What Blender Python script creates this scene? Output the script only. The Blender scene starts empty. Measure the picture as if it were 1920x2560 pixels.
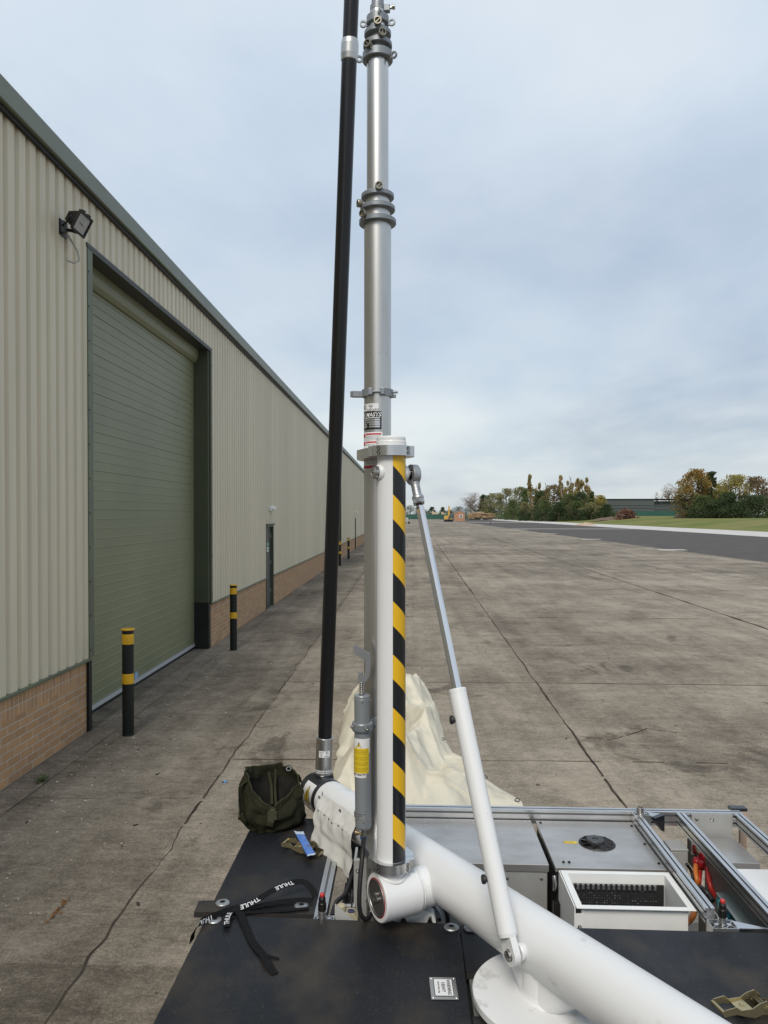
import bpy, math, random
from mathutils import Vector as V, Matrix, noise as mnoise
R = math.radians
scene = bpy.context.scene
col = scene.collection
# ---------------------------------------------------------------- camera
FPX, U0, V0, HC = 1923.0, 927.0, 1312.0, 2.4
YAW, PITCH = math.atan(87 / 1923), math.atan(25 / 1923)
cd = bpy.data.cameras.new('camera'); cam = bpy.data.objects.new('camera', cd); col.objects.link(cam)
cam.location = (0, 0, HC); cam.rotation_euler = (math.pi / 2 - PITCH, 0, YAW)
cd.sensor_fit = 'HORIZONTAL'; cd.sensor_width = 36; cd.lens = 36 * FPX / 1920
cd.shift_x = (960 - U0) / 1920; cd.shift_y = (V0 - 1280) / 1920
cd.clip_start = .05; cd.clip_end = 6000
scene.camera = cam
RC = cam.rotation_euler.to_matrix()
# ---------------------------------------------------------------- world and sun
w = bpy.data.worlds.new('World'); scene.world = w; w.use_nodes = True
nt = w.node_tree; nt.nodes.clear(); N = nt.nodes; L = nt.links
SUN_EL, SUN_AZ = 46, 192          # azimuth clockwise from +Y
def node(t, **k):
    n = N.new(t)
    for a, b in k.items():
        if a.startswith('i_'):
            n.inputs[a[2:].replace('_', ' ')].default_value = b
        else: setattr(n, a, b)
    return n
out = node('ShaderNodeOutputWorld'); bg = node('ShaderNodeBackground'); bg.inputs['Strength'].default_value = .087
sky = node('ShaderNodeTexSky', sky_type='NISHITA', sun_disc=False, sun_elevation=R(SUN_EL), sun_rotation=R(SUN_AZ), air_density=1.2, dust_density=2.0)
tc = node('ShaderNodeTexCoord')
sep = node('ShaderNodeSeparateXYZ'); L.new(tc.outputs['Generated'], sep.inputs[0])
mx = node('ShaderNodeMath', operation='MAXIMUM'); mx.inputs[1].default_value = 0.0; L.new(sep.outputs['Z'], mx.inputs[0])
ad = node('ShaderNodeMath', operation='ADD'); ad.inputs[1].default_value = .16; L.new(mx.outputs[0], ad.inputs[0])
dx = node('ShaderNodeMath', operation='DIVIDE'); L.new(sep.outputs['X'], dx.inputs[0]); L.new(ad.outputs[0], dx.inputs[1])
dy = node('ShaderNodeMath', operation='DIVIDE'); L.new(sep.outputs['Y'], dy.inputs[0]); L.new(ad.outputs[0], dy.inputs[1])
cb = node('ShaderNodeCombineXYZ'); L.new(dx.outputs[0], cb.inputs[0]); L.new(dy.outputs[0], cb.inputs[1])
mp = node('ShaderNodeMapping'); mp.inputs['Scale'].default_value = (1.0, .7, 1); mp.inputs['Rotation'].default_value = (0, 0, .5); mp.inputs['Location'].default_value = (3.1, 1.7, 0)
L.new(cb.outputs[0], mp.inputs[0])
n1 = node('ShaderNodeTexNoise'); n1.inputs['Scale'].default_value = .8; n1.inputs['Detail'].default_value = 7; n1.inputs['Roughness'].default_value = .5; n1.inputs['Distortion'].default_value = .25
L.new(mp.outputs[0], n1.inputs['Vector'])
cr = node('ShaderNodeValToRGB'); L.new(n1.outputs['Fac'], cr.inputs[0])
e = cr.color_ramp.elements
e[0].position = .32; e[0].color = (3.7, 4.55, 5.75, 1)
e[1].position = .70; e[1].color = (6.45, 7.15, 7.7, 1)
x = e.new(.50); x.color = (4.95, 5.85, 6.85, 1)
# denser, paler cloud overhead and a clearer blue-grey layer lower down
n2 = node('ShaderNodeTexNoise'); n2.inputs['Scale'].default_value = 1.9; n2.inputs['Detail'].default_value = 6; n2.inputs['Roughness'].default_value = .55
L.new(mp.outputs[0], n2.inputs['Vector'])
cr2 = node('ShaderNodeValToRGB'); L.new(n2.outputs['Fac'], cr2.inputs[0])
cr2.color_ramp.elements[0].position = .35; cr2.color_ramp.elements[0].color = (0, 0, 0, 1)
cr2.color_ramp.elements[1].position = .75; cr2.color_ramp.elements[1].color = (.5, .5, .5, 1)
m2 = node('ShaderNodeMixRGB'); L.new(cr2.outputs[0], m2.inputs[0]); L.new(cr.outputs[0], m2.inputs[1]); m2.inputs[2].default_value = (7.0, 7.4, 7.6, 1)
# elevation ramp
el = node('ShaderNodeValToRGB'); L.new(mx.outputs[0], el.inputs[0]); ee = el.color_ramp.elements
ee[0].position = 0.0; ee[0].color = (.97, .93, .86, 1); ee[1].position = .62; ee[1].color = (1.06, 1.04, 1.03, 1)
for p, c in ((.05, (1.0, .97, .92, 1)), (.12, (1.02, .99, .95, 1)), (.20, (.87, .88, .90, 1)), (.34, (.90, .915, .94, 1)), (.48, (1.04, 1.03, 1.03, 1))):
    q = ee.new(p); q.color = c
m3 = node('ShaderNodeMixRGB', blend_type='MULTIPLY'); m3.inputs[0].default_value = 1; L.new(m2.outputs[0], m3.inputs[1]); L.new(el.outputs[0], m3.inputs[2])
m4 = node('ShaderNodeMixRGB'); m4.inputs[0].default_value = .88; L.new(sky.outputs[0], m4.inputs[1]); L.new(m3.outputs[0], m4.inputs[2])
L.new(m4.outputs[0], bg.inputs[0]); L.new(bg.outputs[0], out.inputs[0])
sd = bpy.data.lights.new('sun', 'SUN'); sd.energy = 1.9; sd.angle = R(22); sd.color = (1, .93, .82)
so = bpy.data.objects.new('sun', sd); col.objects.link(so); so.location = (0, 0, 30)
az = R(SUN_AZ); ce = math.cos(R(SUN_EL))
sdir = V((math.sin(az) * ce, math.cos(az) * ce, math.sin(R(SUN_EL))))
so.rotation_euler = sdir.to_track_quat('Z', 'Y').to_euler()
vs = scene.view_settings; vs.view_transform = 'Standard'; vs.look = 'None'; vs.gamma = 1; vs.exposure = 0.52; vs.use_curve_mapping = False

# ---------------------------------------------------------------- helpers
S = 1920 / 1659
def ray(u, v): return RC @ V(((u - U0) / FPX, -(v - V0) / FPX, -1))
def P(u, v, Y):
    d = ray(u, v); return V((0, 0, HC)) + d * (Y / d.y)
def G(u, v, z=0.0):
    d = ray(u, v); return V((0, 0, HC)) + d * ((z - HC) / d.z)
def PD(x, y, Y): return P(x * S, y * S, Y)
def GD(x, y, z=0.0): return G(x * S, y * S, z)

def mat(name, c, rough=.6, metal=0.0, c2=None, nscale=5.0, ndet=5, lo=.35, hi=.65, bump=0.0, bscale=None, spec=.5, stretch=(1, 1, 1), rvar=0.0, coat=0.0):
    m = bpy.data.materials.new(name); m.use_nodes = True
    t = m.node_tree; b = t.nodes['Principled BSDF']
    b.inputs['Base Color'].default_value = (*c, 1); b.inputs['Roughness'].default_value = rough; b.inputs['Metallic'].default_value = metal
    b.inputs['Specular IOR Level'].default_value = spec; b.inputs['Coat Weight'].default_value = coat
    if c2 or bump or rvar:
        tcn = t.nodes.new('ShaderNodeTexCoord'); mpn = t.nodes.new('ShaderNodeMapping'); mpn.inputs['Scale'].default_value = stretch
        t.links.new(tcn.outputs['Object'], mpn.inputs[0])
        nz = t.nodes.new('ShaderNodeTexNoise'); nz.inputs['Scale'].default_value = nscale; nz.inputs['Detail'].default_value = ndet; nz.inputs['Roughness'].default_value = .6
        t.links.new(mpn.outputs[0], nz.inputs['Vector'])
        r = t.nodes.new('ShaderNodeMapRange'); r.inputs[1].default_value = lo; r.inputs[2].default_value = hi
        t.links.new(nz.outputs['Fac'], r.inputs[0])
        if c2:
            mxn = t.nodes.new('ShaderNodeMixRGB'); mxn.inputs[1].default_value = (*c, 1); mxn.inputs[2].default_value = (*c2, 1)
            t.links.new(r.outputs[0], mxn.inputs[0]); t.links.new(mxn.outputs[0], b.inputs['Base Color'])
        if rvar:
            rr = t.nodes.new('ShaderNodeMapRange'); rr.inputs[3].default_value = rough - rvar; rr.inputs[4].default_value = rough + rvar
            t.links.new(r.outputs[0], rr.inputs[0]); t.links.new(rr.outputs[0], b.inputs['Roughness'])
        if bump:
            n3 = t.nodes.new('ShaderNodeTexNoise'); n3.inputs['Scale'].default_value = bscale or nscale * 4; n3.inputs['Detail'].default_value = 4
            t.links.new(mpn.outputs[0], n3.inputs['Vector'])
            bp = t.nodes.new('ShaderNodeBump'); bp.inputs['Strength'].default_value = bump; bp.inputs['Distance'].default_value = .01
            t.links.new(n3.outputs['Fac'], bp.inputs['Height']); t.links.new(bp.outputs[0], b.inputs['Normal'])
    return m

class MB:
    def __init__(s): s.v = []; s.f = []; s.m = []; s.s = []
    def add(s, vs, fs, mi=0, sm=False):
        o = len(s.v); s.v += [V(x) for x in vs]
        for f in fs: s.f.append([o + i for i in f]); s.m.append(mi); s.s.append(sm)
        return s
    def box(s, c, size, M=None, mi=0):
        hx, hy, hz = size[0] / 2, size[1] / 2, size[2] / 2
        vs = [V((a * hx, b * hy, d * hz)) for a in (-1, 1) for b in (-1, 1) for d in (-1, 1)]
        if M: vs = [M @ q for q in vs]
        c = V(c)
        return s.add([c + q for q in vs], [(0, 1, 3, 2), (4, 6, 7, 5), (0, 4, 5, 1), (2, 3, 7, 6), (0, 2, 6, 4), (1, 5, 7, 3)], mi)
    def bx(s, x0, x1, y0, y1, z0, z1, mi=0): return s.box(((x0 + x1) / 2, (y0 + y1) / 2, (z0 + z1) / 2), (x1 - x0, y1 - y0, z1 - z0), None, mi)
    def lathe(s, o, ax, prof, n=32, mi=0, closed=False, a0=0.0, sm=True, smid=True):
        """prof: list of (radius, height); every profile segment has own vertices unless smooth"""
        o = V(o); ax = V(ax).normalized(); t = V((0, 0, 1)) if abs(ax.z) < .9 else V((1, 0, 0))
        ux = ax.cross(t).normalized(); uy = ax.cross(ux).normalized()
        pr = list(prof) + ([prof[0]] if closed else [])
        for (r0, h0), (r1, h1) in zip(pr, pr[1:]):
            ring0 = [o + ax * h0 + (ux * math.cos(a0 + 2 * math.pi * i / n) + uy * math.sin(a0 + 2 * math.pi * i / n)) * r0 for i in range(n)]
            ring1 = [o + ax * h1 + (ux * math.cos(a0 + 2 * math.pi * i / n) + uy * math.sin(a0 + 2 * math.pi * i / n)) * r1 for i in range(n)]
            if r0 < 1e-6: s.add([ring0[0]] + ring1, [(0, 1 + i, 1 + (i + 1) % n) for i in range(n)], mi, False)
            elif r1 < 1e-6: s.add([ring1[0]] + ring0, [(0, 1 + (i + 1) % n, 1 + i) for i in range(n)], mi, False)
            else: s.add(ring0 + ring1, [(i, (i + 1) % n, n + (i + 1) % n, n + i) for i in range(n)], mi, sm and abs(h0 - h1) > 1e-6)
        return s
    def cyl(s, p0, p1, r0, r1=None, n=32, mi=0, caps=True, sm=True):
        p0 = V(p0); p1 = V(p1); r1 = r0 if r1 is None else r1; h = (p1 - p0).length
        pr = [(r0, 0), (r1, h)]
        if caps: pr = [(0, 0)] + pr + [(0, h)]
        return s.lathe(p0, p1 - p0, pr, n, mi, sm=sm)
    def tube(s, pts, r, n=10, mi=0, caps=True):
        pts = [V(p) for p in pts]; rs = r if isinstance(r, (list, tuple)) else [r] * len(pts)
        rings = []; T = (pts[1] - pts[0]).normalized(); t = V((0, 0, 1)) if abs(T.z) < .9 else V((1, 0, 0)); ux = T.cross(t).normalized()
        for i, p in enumerate(pts):
            T = (pts[min(i + 1, len(pts) - 1)] - pts[max(i - 1, 0)]).normalized()
            ux = (ux - T * ux.dot(T)).normalized(); uy = T.cross(ux)
            rings.append([p + (ux * math.cos(2 * math.pi * k / n) + uy * math.sin(2 * math.pi * k / n)) * rs[i] for k in range(n)])
        vs = [q for rg in rings for q in rg]; fs = []
        for i in range(len(rings) - 1):
            for k in range(n): fs.append((i * n + k, i * n + (k + 1) % n, (i + 1) * n + (k + 1) % n, (i + 1) * n + k))
        s.add(vs, fs, mi, True)
        if caps: s.add(rings[0], [list(range(n))[::-1]], mi); s.add(rings[-1], [list(range(n))], mi)
        return s
    def prism(s, poly, o, ux, uy, d, mi=0, caps=True, sm=False):
        o = V(o); ux = V(ux); uy = V(uy); d = V(d); n = len(poly)
        a = [o + ux * p[0] + uy * p[1] for p in poly]; b = [q + d for q in a]
        if caps: s.add(a, [list(range(n))[::-1]], mi); s.add(b, [list(range(n))], mi)
        if sm: s.add(a + b, [(i, (i + 1) % n, n + (i + 1) % n, n + i) for i in range(n)], mi, True)
        else:
            for i in range(n):
                j = (i + 1) % n; s.add([a[i], a[j], b[j], b[i]], [(0, 1, 2, 3)], mi)
        return s
    def sphere(s, c, r, mi=0, n=16, sc=(1, 1, 1)):
        c = V(c); vs = []; fs = []; m = n // 2
        for j in range(m + 1):
            th = math.pi * j / m
            for i in range(n):
                ph = 2 * math.pi * i / n
                vs.append(c + V((r * sc[0] * math.sin(th) * math.cos(ph), r * sc[1] * math.sin(th) * math.sin(ph), r * sc[2] * math.cos(th))))
        for j in range(m):
            for i in range(n): fs.append((j * n + i, (j + 1) * n + i, (j + 1) * n + (i + 1) % n, j * n + (i + 1) % n))
        return s.add(vs, fs, mi, True)
    def grid(s, fn, nu, nv, mi=0, sm=True, mifn=None):
        vs = [fn(i / nu, j / nv) for j in range(nv + 1) for i in range(nu + 1)]
        o = len(s.v); s.v += [V(x) for x in vs]
        for j in range(nv):
            for i in range(nu):
                a = o + j * (nu + 1) + i
                s.f.append([a, a + 1, a + nu + 2, a + nu + 1]); s.m.append(mifn(i, j) if mifn else mi); s.s.append(sm)
        return s
    def ribbon(s, pts, wds, wd, t=.0015, mi=0):
        """pts centre line, wds width directions"""
        pts = [V(p) for p in pts]; n = len(pts); vs = []
        for i, p in enumerate(pts):
            T = (pts[min(i + 1, n - 1)] - pts[max(i - 1, 0)]).normalized(); wv = V(wds[i]); wv = (wv - T * wv.dot(T)).normalized(); nn = T.cross(wv)
            vs += [p + wv * wd / 2 + nn * t / 2, p - wv * wd / 2 + nn * t / 2, p - wv * wd / 2 - nn * t / 2, p + wv * wd / 2 - nn * t / 2]
        fs = []
        for i in range(n - 1):
            for k in range(4): fs.append((i * 4 + k, i * 4 + (k + 1) % 4, (i + 1) * 4 + (k + 1) % 4, (i + 1) * 4 + k))
        fs += [(0, 1, 2, 3), tuple(n * 4 - 4 + k for k in (3, 2, 1, 0))]
        return s.add(vs, fs, mi, False)
    def build(s, name, mats, parent=None, off=(0, 0, 0), bevel=0, seg=2):
        off = V(off); me = bpy.data.meshes.new(name)
        me.from_pydata([tuple(q - off) for q in s.v], [], s.f)
        if not isinstance(mats, (list, tuple)): mats = [mats]
        for m in mats: me.materials.append(m)
        me.polygons.foreach_set('material_index', s.m); me.polygons.foreach_set('use_smooth', s.s); me.update()
        o = bpy.data.objects.new(name, me); col.objects.link(o)
        if parent: o.parent = parent
        if bevel:
            b = o.modifiers.new('bevel', 'BEVEL'); b.width = bevel; b.segments = seg; b.limit_method = 'ANGLE'; b.angle_limit = R(40)
            wl = None
        return o

class Thing:
    def __init__(s, name, label, cat, loc=(0, 0, 0), group=None):
        s.o = bpy.data.objects.new(name, None); col.objects.link(s.o); s.o.empty_display_size = .1
        s.loc = V(loc); s.o.location = s.loc; s.o['label'] = label; s.o['category'] = cat
        if group: s.o['group'] = group
    def part(s, name, mb, mats, parent=None, bevel=0, label=None):
        o = mb.build(name, mats, parent or s.o, s.loc, bevel)
        if label: o['label'] = label
        return o
def single(name, mb, mats, label, cat, loc=(0, 0, 0), group=None, bevel=0):
    o = mb.build(name, mats, None, loc, bevel); o.location = V(loc); o['label'] = label; o['category'] = cat
    if group: o['group'] = group
    return o
def struct(name, mb, mats, kind='structure'):
    o = mb.build(name, mats); o['kind'] = kind; return o
def dup(root, loc, label, rz=None):
    r = root.copy(); col.objects.link(r); r.location = loc; r['label'] = label
    if rz is not None: r.rotation_euler = (0, 0, rz)
    for ch in list(root.children):
        c = ch.copy(); col.objects.link(c); c.parent = r
        for g in ch.children:
            d = g.copy(); col.objects.link(d); d.parent = c
    return r
_tc = {}
def text2d(st, size, shear=0.0, align='CENTER'):
    k = (st, size, shear, align)
    if k not in _tc:
        cu = bpy.data.curves.new('t', 'FONT'); cu.body = st; cu.size = size; cu.shear = shear; cu.align_x = align; cu.align_y = 'CENTER'; cu.resolution_u = 2; cu.offset = size * .02
        ob = bpy.data.objects.new('t', cu); me = bpy.data.meshes.new_from_object(ob)
        _tc[k] = ([tuple(q.co) for q in me.vertices], [tuple(p.vertices) for p in me.polygons])
        bpy.data.objects.remove(ob); bpy.data.curves.remove(cu); bpy.data.meshes.remove(me)
    return _tc[k]
def put_text(mb, st, size, fn, mi=0, shear=0.0, align='CENTER'):
    vs, fs = text2d(st, size, shear, align)
    mb.add([fn(q[0], q[1]) for q in vs], fs, mi)
def flat(o, ux, uy):
    o = V(o); ux = V(ux); uy = V(uy)
    return lambda x, y: o + ux * x + uy * y
def cyl_patch(mb, c, r, s0, s1, z0, z1, mi=0, n=10, off=.0006):
    off = off * 1.8
    """patch on a vertical cylinder; s = angle in degrees from the -Y side, positive towards +X"""
    c = V(c)
    def fn(a, b):
        g = R(s0 + (s1 - s0) * a); return V((c.x + math.sin(g) * (r + off), c.y - math.cos(g) * (r + off), z0 + (z1 - z0) * b))
    mb.grid(fn, n, 1, mi, True)
def on_cyl(c, r, s, z, off=.0012):
    c = V(c)
    def fn(x, y):
        g = R(s) + x / r; return V((c.x + math.sin(g) * (r + off), c.y - math.cos(g) * (r + off), z + y))
    return fn
rnd = random.Random(7)
# ---------------------------------------------------------------- materials of the setting
def nodes_of(m): return m.node_tree, m.node_tree.nodes, m.node_tree.links
def concrete_mat(name, base, dark, light, streak=True):
    m = bpy.data.materials.new(name); m.use_nodes = True; t, n, l = nodes_of(m); b = n['Principled BSDF']
    b.inputs['Roughness'].default_value = .88; b.inputs['Specular IOR Level'].default_value = .25
    tcn = n.new('ShaderNodeTexCoord')
    def noise(scale, det, ro=.6, st=(1, 1, 1), dist=0):
        mp_ = n.new('ShaderNodeMapping'); mp_.inputs['Scale'].default_value = st; l.new(tcn.outputs['Object'], mp_.inputs[0])
        z = n.new('ShaderNodeTexNoise'); z.inputs['Scale'].default_value = scale; z.inputs['Detail'].default_value = det; z.inputs['Roughness'].default_value = ro; z.inputs['Distortion'].default_value = dist
        l.new(mp_.outputs[0], z.inputs['Vector']); return z.outputs['Fac']
    def rng(o, a, c, x=0., y=1.):
        r = n.new('ShaderNodeMapRange'); r.inputs[1].default_value = a; r.inputs[2].default_value = c; r.inputs[3].default_value = x; r.inputs[4].default_value = y; l.new(o, r.inputs[0]); return r.outputs[0]
    def mix(f, a, c, bt='MIX'):
        q = n.new('ShaderNodeMixRGB'); q.blend_type = bt
        if isinstance(f, float): q.inputs[0].default_value = f
        else: l.new(f, q.inputs[0])
        for i, z in ((1, a), (2, c)):
            if isinstance(z, tuple): q.inputs[i].default_value = (*z, 1)
            else: l.new(z, q.inputs[i])
        return q.outputs[0]
    def acc(terms):
        cur = None
        for o, wt in terms:
            q = n.new('ShaderNodeMath'); q.operation = 'SUBTRACT'; l.new(o, q.inputs[0]); q.inputs[1].default_value = .5
            m_ = n.new('ShaderNodeMath'); m_.operation = 'MULTIPLY_ADD'; l.new(q.outputs[0], m_.inputs[0]); m_.inputs[1].default_value = wt
            if cur is None: m_.inputs[2].default_value = .5
            else: l.new(cur, m_.inputs[2])
            cur = m_.outputs[0]
        return cur
    terms = [(noise(.20, 4, .6), .9), (noise(.75, 6, .7, (1, .6, 1), .5), 1.1), (noise(4.2, 6, .75), .65), (noise(14, 6, .8, (.8, 1.3, 1)), 1.0), (noise(46, 4, .85), 1.25), (noise(120, 2, .8), .8)]
    if streak: terms += [(noise(1.7, 7, .72, (.36, 1.9, 1), .7), .5), (noise(.9, 5, .65, (2.4, .10, 1)), .6)]
    f_ = acc(terms)
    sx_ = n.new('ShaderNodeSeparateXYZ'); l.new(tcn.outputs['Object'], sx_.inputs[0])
    if streak:
        # each slab was poured separately and weathered differently; the lane beside the building is set darker
        sn = n.new('ShaderNodeVectorMath'); sn.operation = 'SNAP'; sn.inputs[1].default_value = (5.35, 7.05, 9); mpv = n.new('ShaderNodeMapping'); mpv.inputs['Location'].default_value = (-1.95, -4.0, 0); l.new(tcn.outputs['Object'], mpv.inputs[0]); l.new(mpv.outputs[0], sn.inputs[0])
        wn = n.new('ShaderNodeTexWhiteNoise'); l.new(sn.outputs[0], wn.inputs['Vector'])
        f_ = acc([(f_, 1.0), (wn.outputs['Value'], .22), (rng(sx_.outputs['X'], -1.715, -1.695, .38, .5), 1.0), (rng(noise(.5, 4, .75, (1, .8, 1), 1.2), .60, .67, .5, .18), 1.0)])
    rp = n.new('ShaderNodeValToRGB'); l.new(f_, rp.inputs[0]); e_ = rp.color_ramp.elements
    e_[0].position = .02; e_[0].color = (*[q * .55 for q in dark], 1); e_[1].position = .98; e_[1].color = (*[q * 1.22 for q in light], 1)
    for p_, c_ in ((.30, dark), (.52, base), (.76, light)): q = e_.new(p_); q.color = (*c_, 1)
    c = rp.outputs[0]
    # fine wandering cracks
    vo = n.new('ShaderNodeTexVoronoi'); vo.feature = 'DISTANCE_TO_EDGE'; vo.inputs['Scale'].default_value = .16
    dn = n.new('ShaderNodeTexNoise'); dn.inputs['Scale'].default_value = 1.3; dn.inputs['Detail'].default_value = 6; l.new(tcn.outputs['Object'], dn.inputs['Vector'])
    ma = n.new('ShaderNodeMixRGB'); ma.blend_type = 'ADD'; ma.inputs[0].default_value = 1.1; l.new(tcn.outputs['Object'], ma.inputs[1]); l.new(dn.outputs['Color'], ma.inputs[2]); l.new(ma.outputs[0], vo.inputs['Vector'])
    crk = rng(vo.outputs['Distance'], .0, .0022, .75, 0)
    msk = rng(noise(.11, 2), .50, .56)
    mu = n.new('ShaderNodeMath'); mu.operation = 'MULTIPLY'; l.new(crk, mu.inputs[0]); l.new(msk, mu.inputs[1])
    c = mix(mu.outputs[0], c, (.02, .018, .015))
    l.new(c, b.inputs['Base Color'])
    bp = n.new('ShaderNodeBump'); bp.inputs['Strength'].default_value = .5; bp.inputs['Distance'].default_value = .006; l.new(noise(38, 6, .75), bp.inputs['Height']); l.new(bp.outputs[0], b.inputs['Normal'])
    return m
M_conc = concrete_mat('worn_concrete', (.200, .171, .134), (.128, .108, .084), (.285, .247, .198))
M_conc_edge = concrete_mat('edge_concrete', (.19, .158, .124), (.11, .092, .073), (.27, .232, .185), False)
M_asph = mat('asphalt', (.062, .057, .054), .9, 0, (.09, .083, .077), .8, 6, bump=.3, bscale=40, spec=.2)
M_pale = mat('pale_concrete', (.52, .50, .48), .9, 0, (.42, .41, .39), .5, 5, spec=.2)
M_pale2 = mat('pale_joint', (.26, .24, .22), .9, 0, (.2, .185, .17), .5, 5, spec=.2)
M_crack = mat('joint_filler', (.030, .025, .021), .95, 0, (.085, .07, .056), 3, 4, spec=.1)
M_crack2 = mat('joint_dust', (.045, .036, .03), .95, 0, (.11, .09, .07), 2, 4, spec=.1)
M_grass = mat('grass_bank', (.105, .135, .034), .95, 0, (.185, .172, .068), .055, 9, lo=.38, hi=.62, bump=.4, bscale=3, spec=.1)
M_earth = mat('earth', (.105, .078, .058), .95, 0, (.16, .12, .09), .7, 6, bump=.6, bscale=4, spec=.1)
M_sand = mat('sand', (.42, .33, .24), .95, 0, (.33, .25, .18), 1.2, 5, spec=.1)
M_white_paint = mat('road_paint', (.62, .61, .58), .8, 0, (.4, .38, .35), 3, 5)
# ---------------------------------------------------------------- ground
struct('ground', MB().bx(-3000, 3000, -500, 5000, -.9, -.05), M_earth)
def sheet(x0, x1, y0, y1, z, nx=1, ny=1):
    m = MB(); m.grid(lambda a, b: V((x0 + (x1 - x0) * a, y0 + (y1 - y0) * b, z)), nx, ny, sm=False); return m
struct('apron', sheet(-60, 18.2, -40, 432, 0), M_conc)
struct('verge_apron', sheet(-3.5, -3.22, -40, 120, .004), M_conc_edge)
struct('road', sheet(18.2, 39, -40, 432, .004), M_asph)
struct('road_crossing', sheet(18.2, 39, 129, 136, .008), M_pale2)
struct('far_crossing', sheet(8, 39, 238, 262, .008), M_pale2)
struct('path', sheet(39, 50.5, -40, 432, .008), M_pale)
mk = MB()
for Y in (53, 76, 98, 121, 192):
    mk.bx(17.3, 19.1, Y, Y + .9, .0, .013)
struct('road_markings', mk, M_white_paint)
# slab joints : slightly ragged strips
jm = MB(); jt = MB()
def joint(a, b, wd, seed, jag=.02, step=.06, gap=0.0, jm=jm):
    a = V(a); b = V(b); L_ = (b - a).length; T = (b - a) / L_; W = V((-T.y, T.x, 0)); r = random.Random(seed)
    n = int(L_ / step); prev = None
    for i in range(n + 1):
        t = i / n * L_; p = a + T * t
        s_ = mnoise.noise(V((t * 1.3, seed, 0))) * jag + mnoise.noise(V((t * 6, seed, 3))) * jag * .4
        ww = wd * (max(.16, .55 + 1.1 * mnoise.noise(V((t * .9, seed, 9)))) + .5 * abs(mnoise.noise(V((t * 4.1, seed, 5)))) + .12 * r.random())
        q = (p + W * (s_ - ww / 2), p + W * (s_ + ww / 2))
        if prev and r.random() > gap: jm.add([prev[0] + V((0, 0, .003)), prev[1] + V((0, 0, .003)), q[1] + V((0, 0, .003)), q[0] + V((0, 0, .003))], [(0, 3, 2, 1)])
        prev = q
joint((-1.70, -2, 0), (-1.73, 30, 0), .017, 1, .05, gap=.06)
joint((1.74, 2, 0), (2.05, 24, 0), .030, 2, .022, gap=.01)
joint((2.05, 24, 0), (3.2, 110, 0), .05, 3, .03, .6)
joint((-1.73, 30, 0), (-1.8, 110, 0), .03, 4, .03, .6)
joint((7.3, 2, 0), (8.0, 36, 0), .075, 5, .03, .4)
joint((8.0, 36, 0), (12, 220, 0), .07, 6, .03, 2)
joint((12.6, 2, 0), (13.2, 60, 0), .04, 7, .03, .4, .3)
for k, Y in enumerate((7.55, 11.05, 18.1, 25, 32, 41, 52, 66, 85)):
    joint((-1.7, Y - .1, 0), (1.9, Y, 0), .014 + Y * .0008, 20 + k, .015, .15 + Y * .02, .2, jt)
    joint((1.9, Y, 0), (18.2, Y - .12 - Y * .001, 0), .020 + Y * .0013, 40 + k, .012, .15 + Y * .02, .15, jt)
    if k % 2 == 0: joint((-3.2, Y - 1.2, 0), (-1.7, Y - 1.15, 0), .01, 70 + k, .02, .12, .3, jt)
joint((-3.22, -4, 0), (-3.22, 36, 0), .012, 91, .01)
# branching cracks in the slabs beside the joint
for k, pts in enumerate([[(1.1, 13.6), (1.5, 13.2), (1.8, 13.5), (2.6, 13.1), (2.9, 11.6)], [(1.9, 11.9), (2.5, 11.6), (2.95, 12.2), (2.6, 12.9), (1.9, 13.0)],
                           [(.9, 16.5), (1.6, 16.9), (2.0, 17.6), (3.4, 17.2)], [(1.9, 8.4), (2.2, 8.3), (2.7, 8.75), (3.0, 8.6)], [(1.2, 14.4), (1.9, 14.8), (2.7, 14.2), (3.6, 14.5)]]):
    for a, b in zip(pts, pts[1:]): joint((*a, 0), (*b, 0), .012, 100 + k, .09, .04, .12)
struct('slab_joints', jm, M_crack); struct('cross_joints', jt, M_crack2)
# pale chips scattered near the wall
ck = MB(); r = random.Random(3)
for i in range(190):
    y = 3.6 + r.random() ** 1.3 * 9; x = -3.15 + abs(r.gauss(0, .55)); a = r.random() * 3; s_ = .004 + r.random() ** 3 * .011
    if x > -1.3: continue
    ck.box((x, y, .005), (s_ * 1.8, s_, .004), Matrix.Rotation(a, 3, 'Z'))
struct('gravel_chips', ck, mat('pale_chip', (.55, .52, .47), .8), 'stuff')
ck = MB()
for i in range(150):
    y = 3.2 + r.random() ** 1.2 * 12; x = -3.2 + r.random() * 8.5; a = r.random() * 3; s_ = .004 + r.random() ** 4 * .014
    ck.box((x, y, .004), (s_ * 2.2, s_, .004), Matrix.Rotation(a, 3, 'Z'))
struct('dark_grit', ck, mat('dark_grit', (.035, .028, .022), .9), 'stuff')
# grass bank
def bank_z(x, y):
    t = max(0, min(1, (x - 50.5) / 24)); t = t * t * (3 - 2 * t)
    return .012 + t * (1.75 + .35 * mnoise.noise(V((x * .02, y * .013, 1)))) + min(t * 4, 1) * .12 * mnoise.noise(V((x * .09, y * .09, 5)))
gm = MB(); gm.grid(lambda a, b: (lambda x, y: V((x, y, bank_z(x, y))))(50.5 + 420 * a ** 1.8, -40 + 640 * b), 70, 140)
struct('grass_field', gm, M_grass)
def fr(): pass
rr = random.Random(12)
def mound(cx, cy, rx, ry, h, z0, m, name, label, seed):
    mb = MB()
    def fn(a, b):
        th = a * 2 * math.pi; q = b
        x = cx + math.cos(th) * rx * q; y = cy + math.sin(th) * ry * q
        k = 1 + .3 * mnoise.noise(V((x * .9, y * .9, seed)))
        return V((x, y, z0 - .15 + (h + .15) * max(0, 1 - q ** 1.3) * k))
    mb.grid(fn, 40, 12)
    return single(name, mb, m, label, 'mound', (0, 0, 0))
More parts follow.
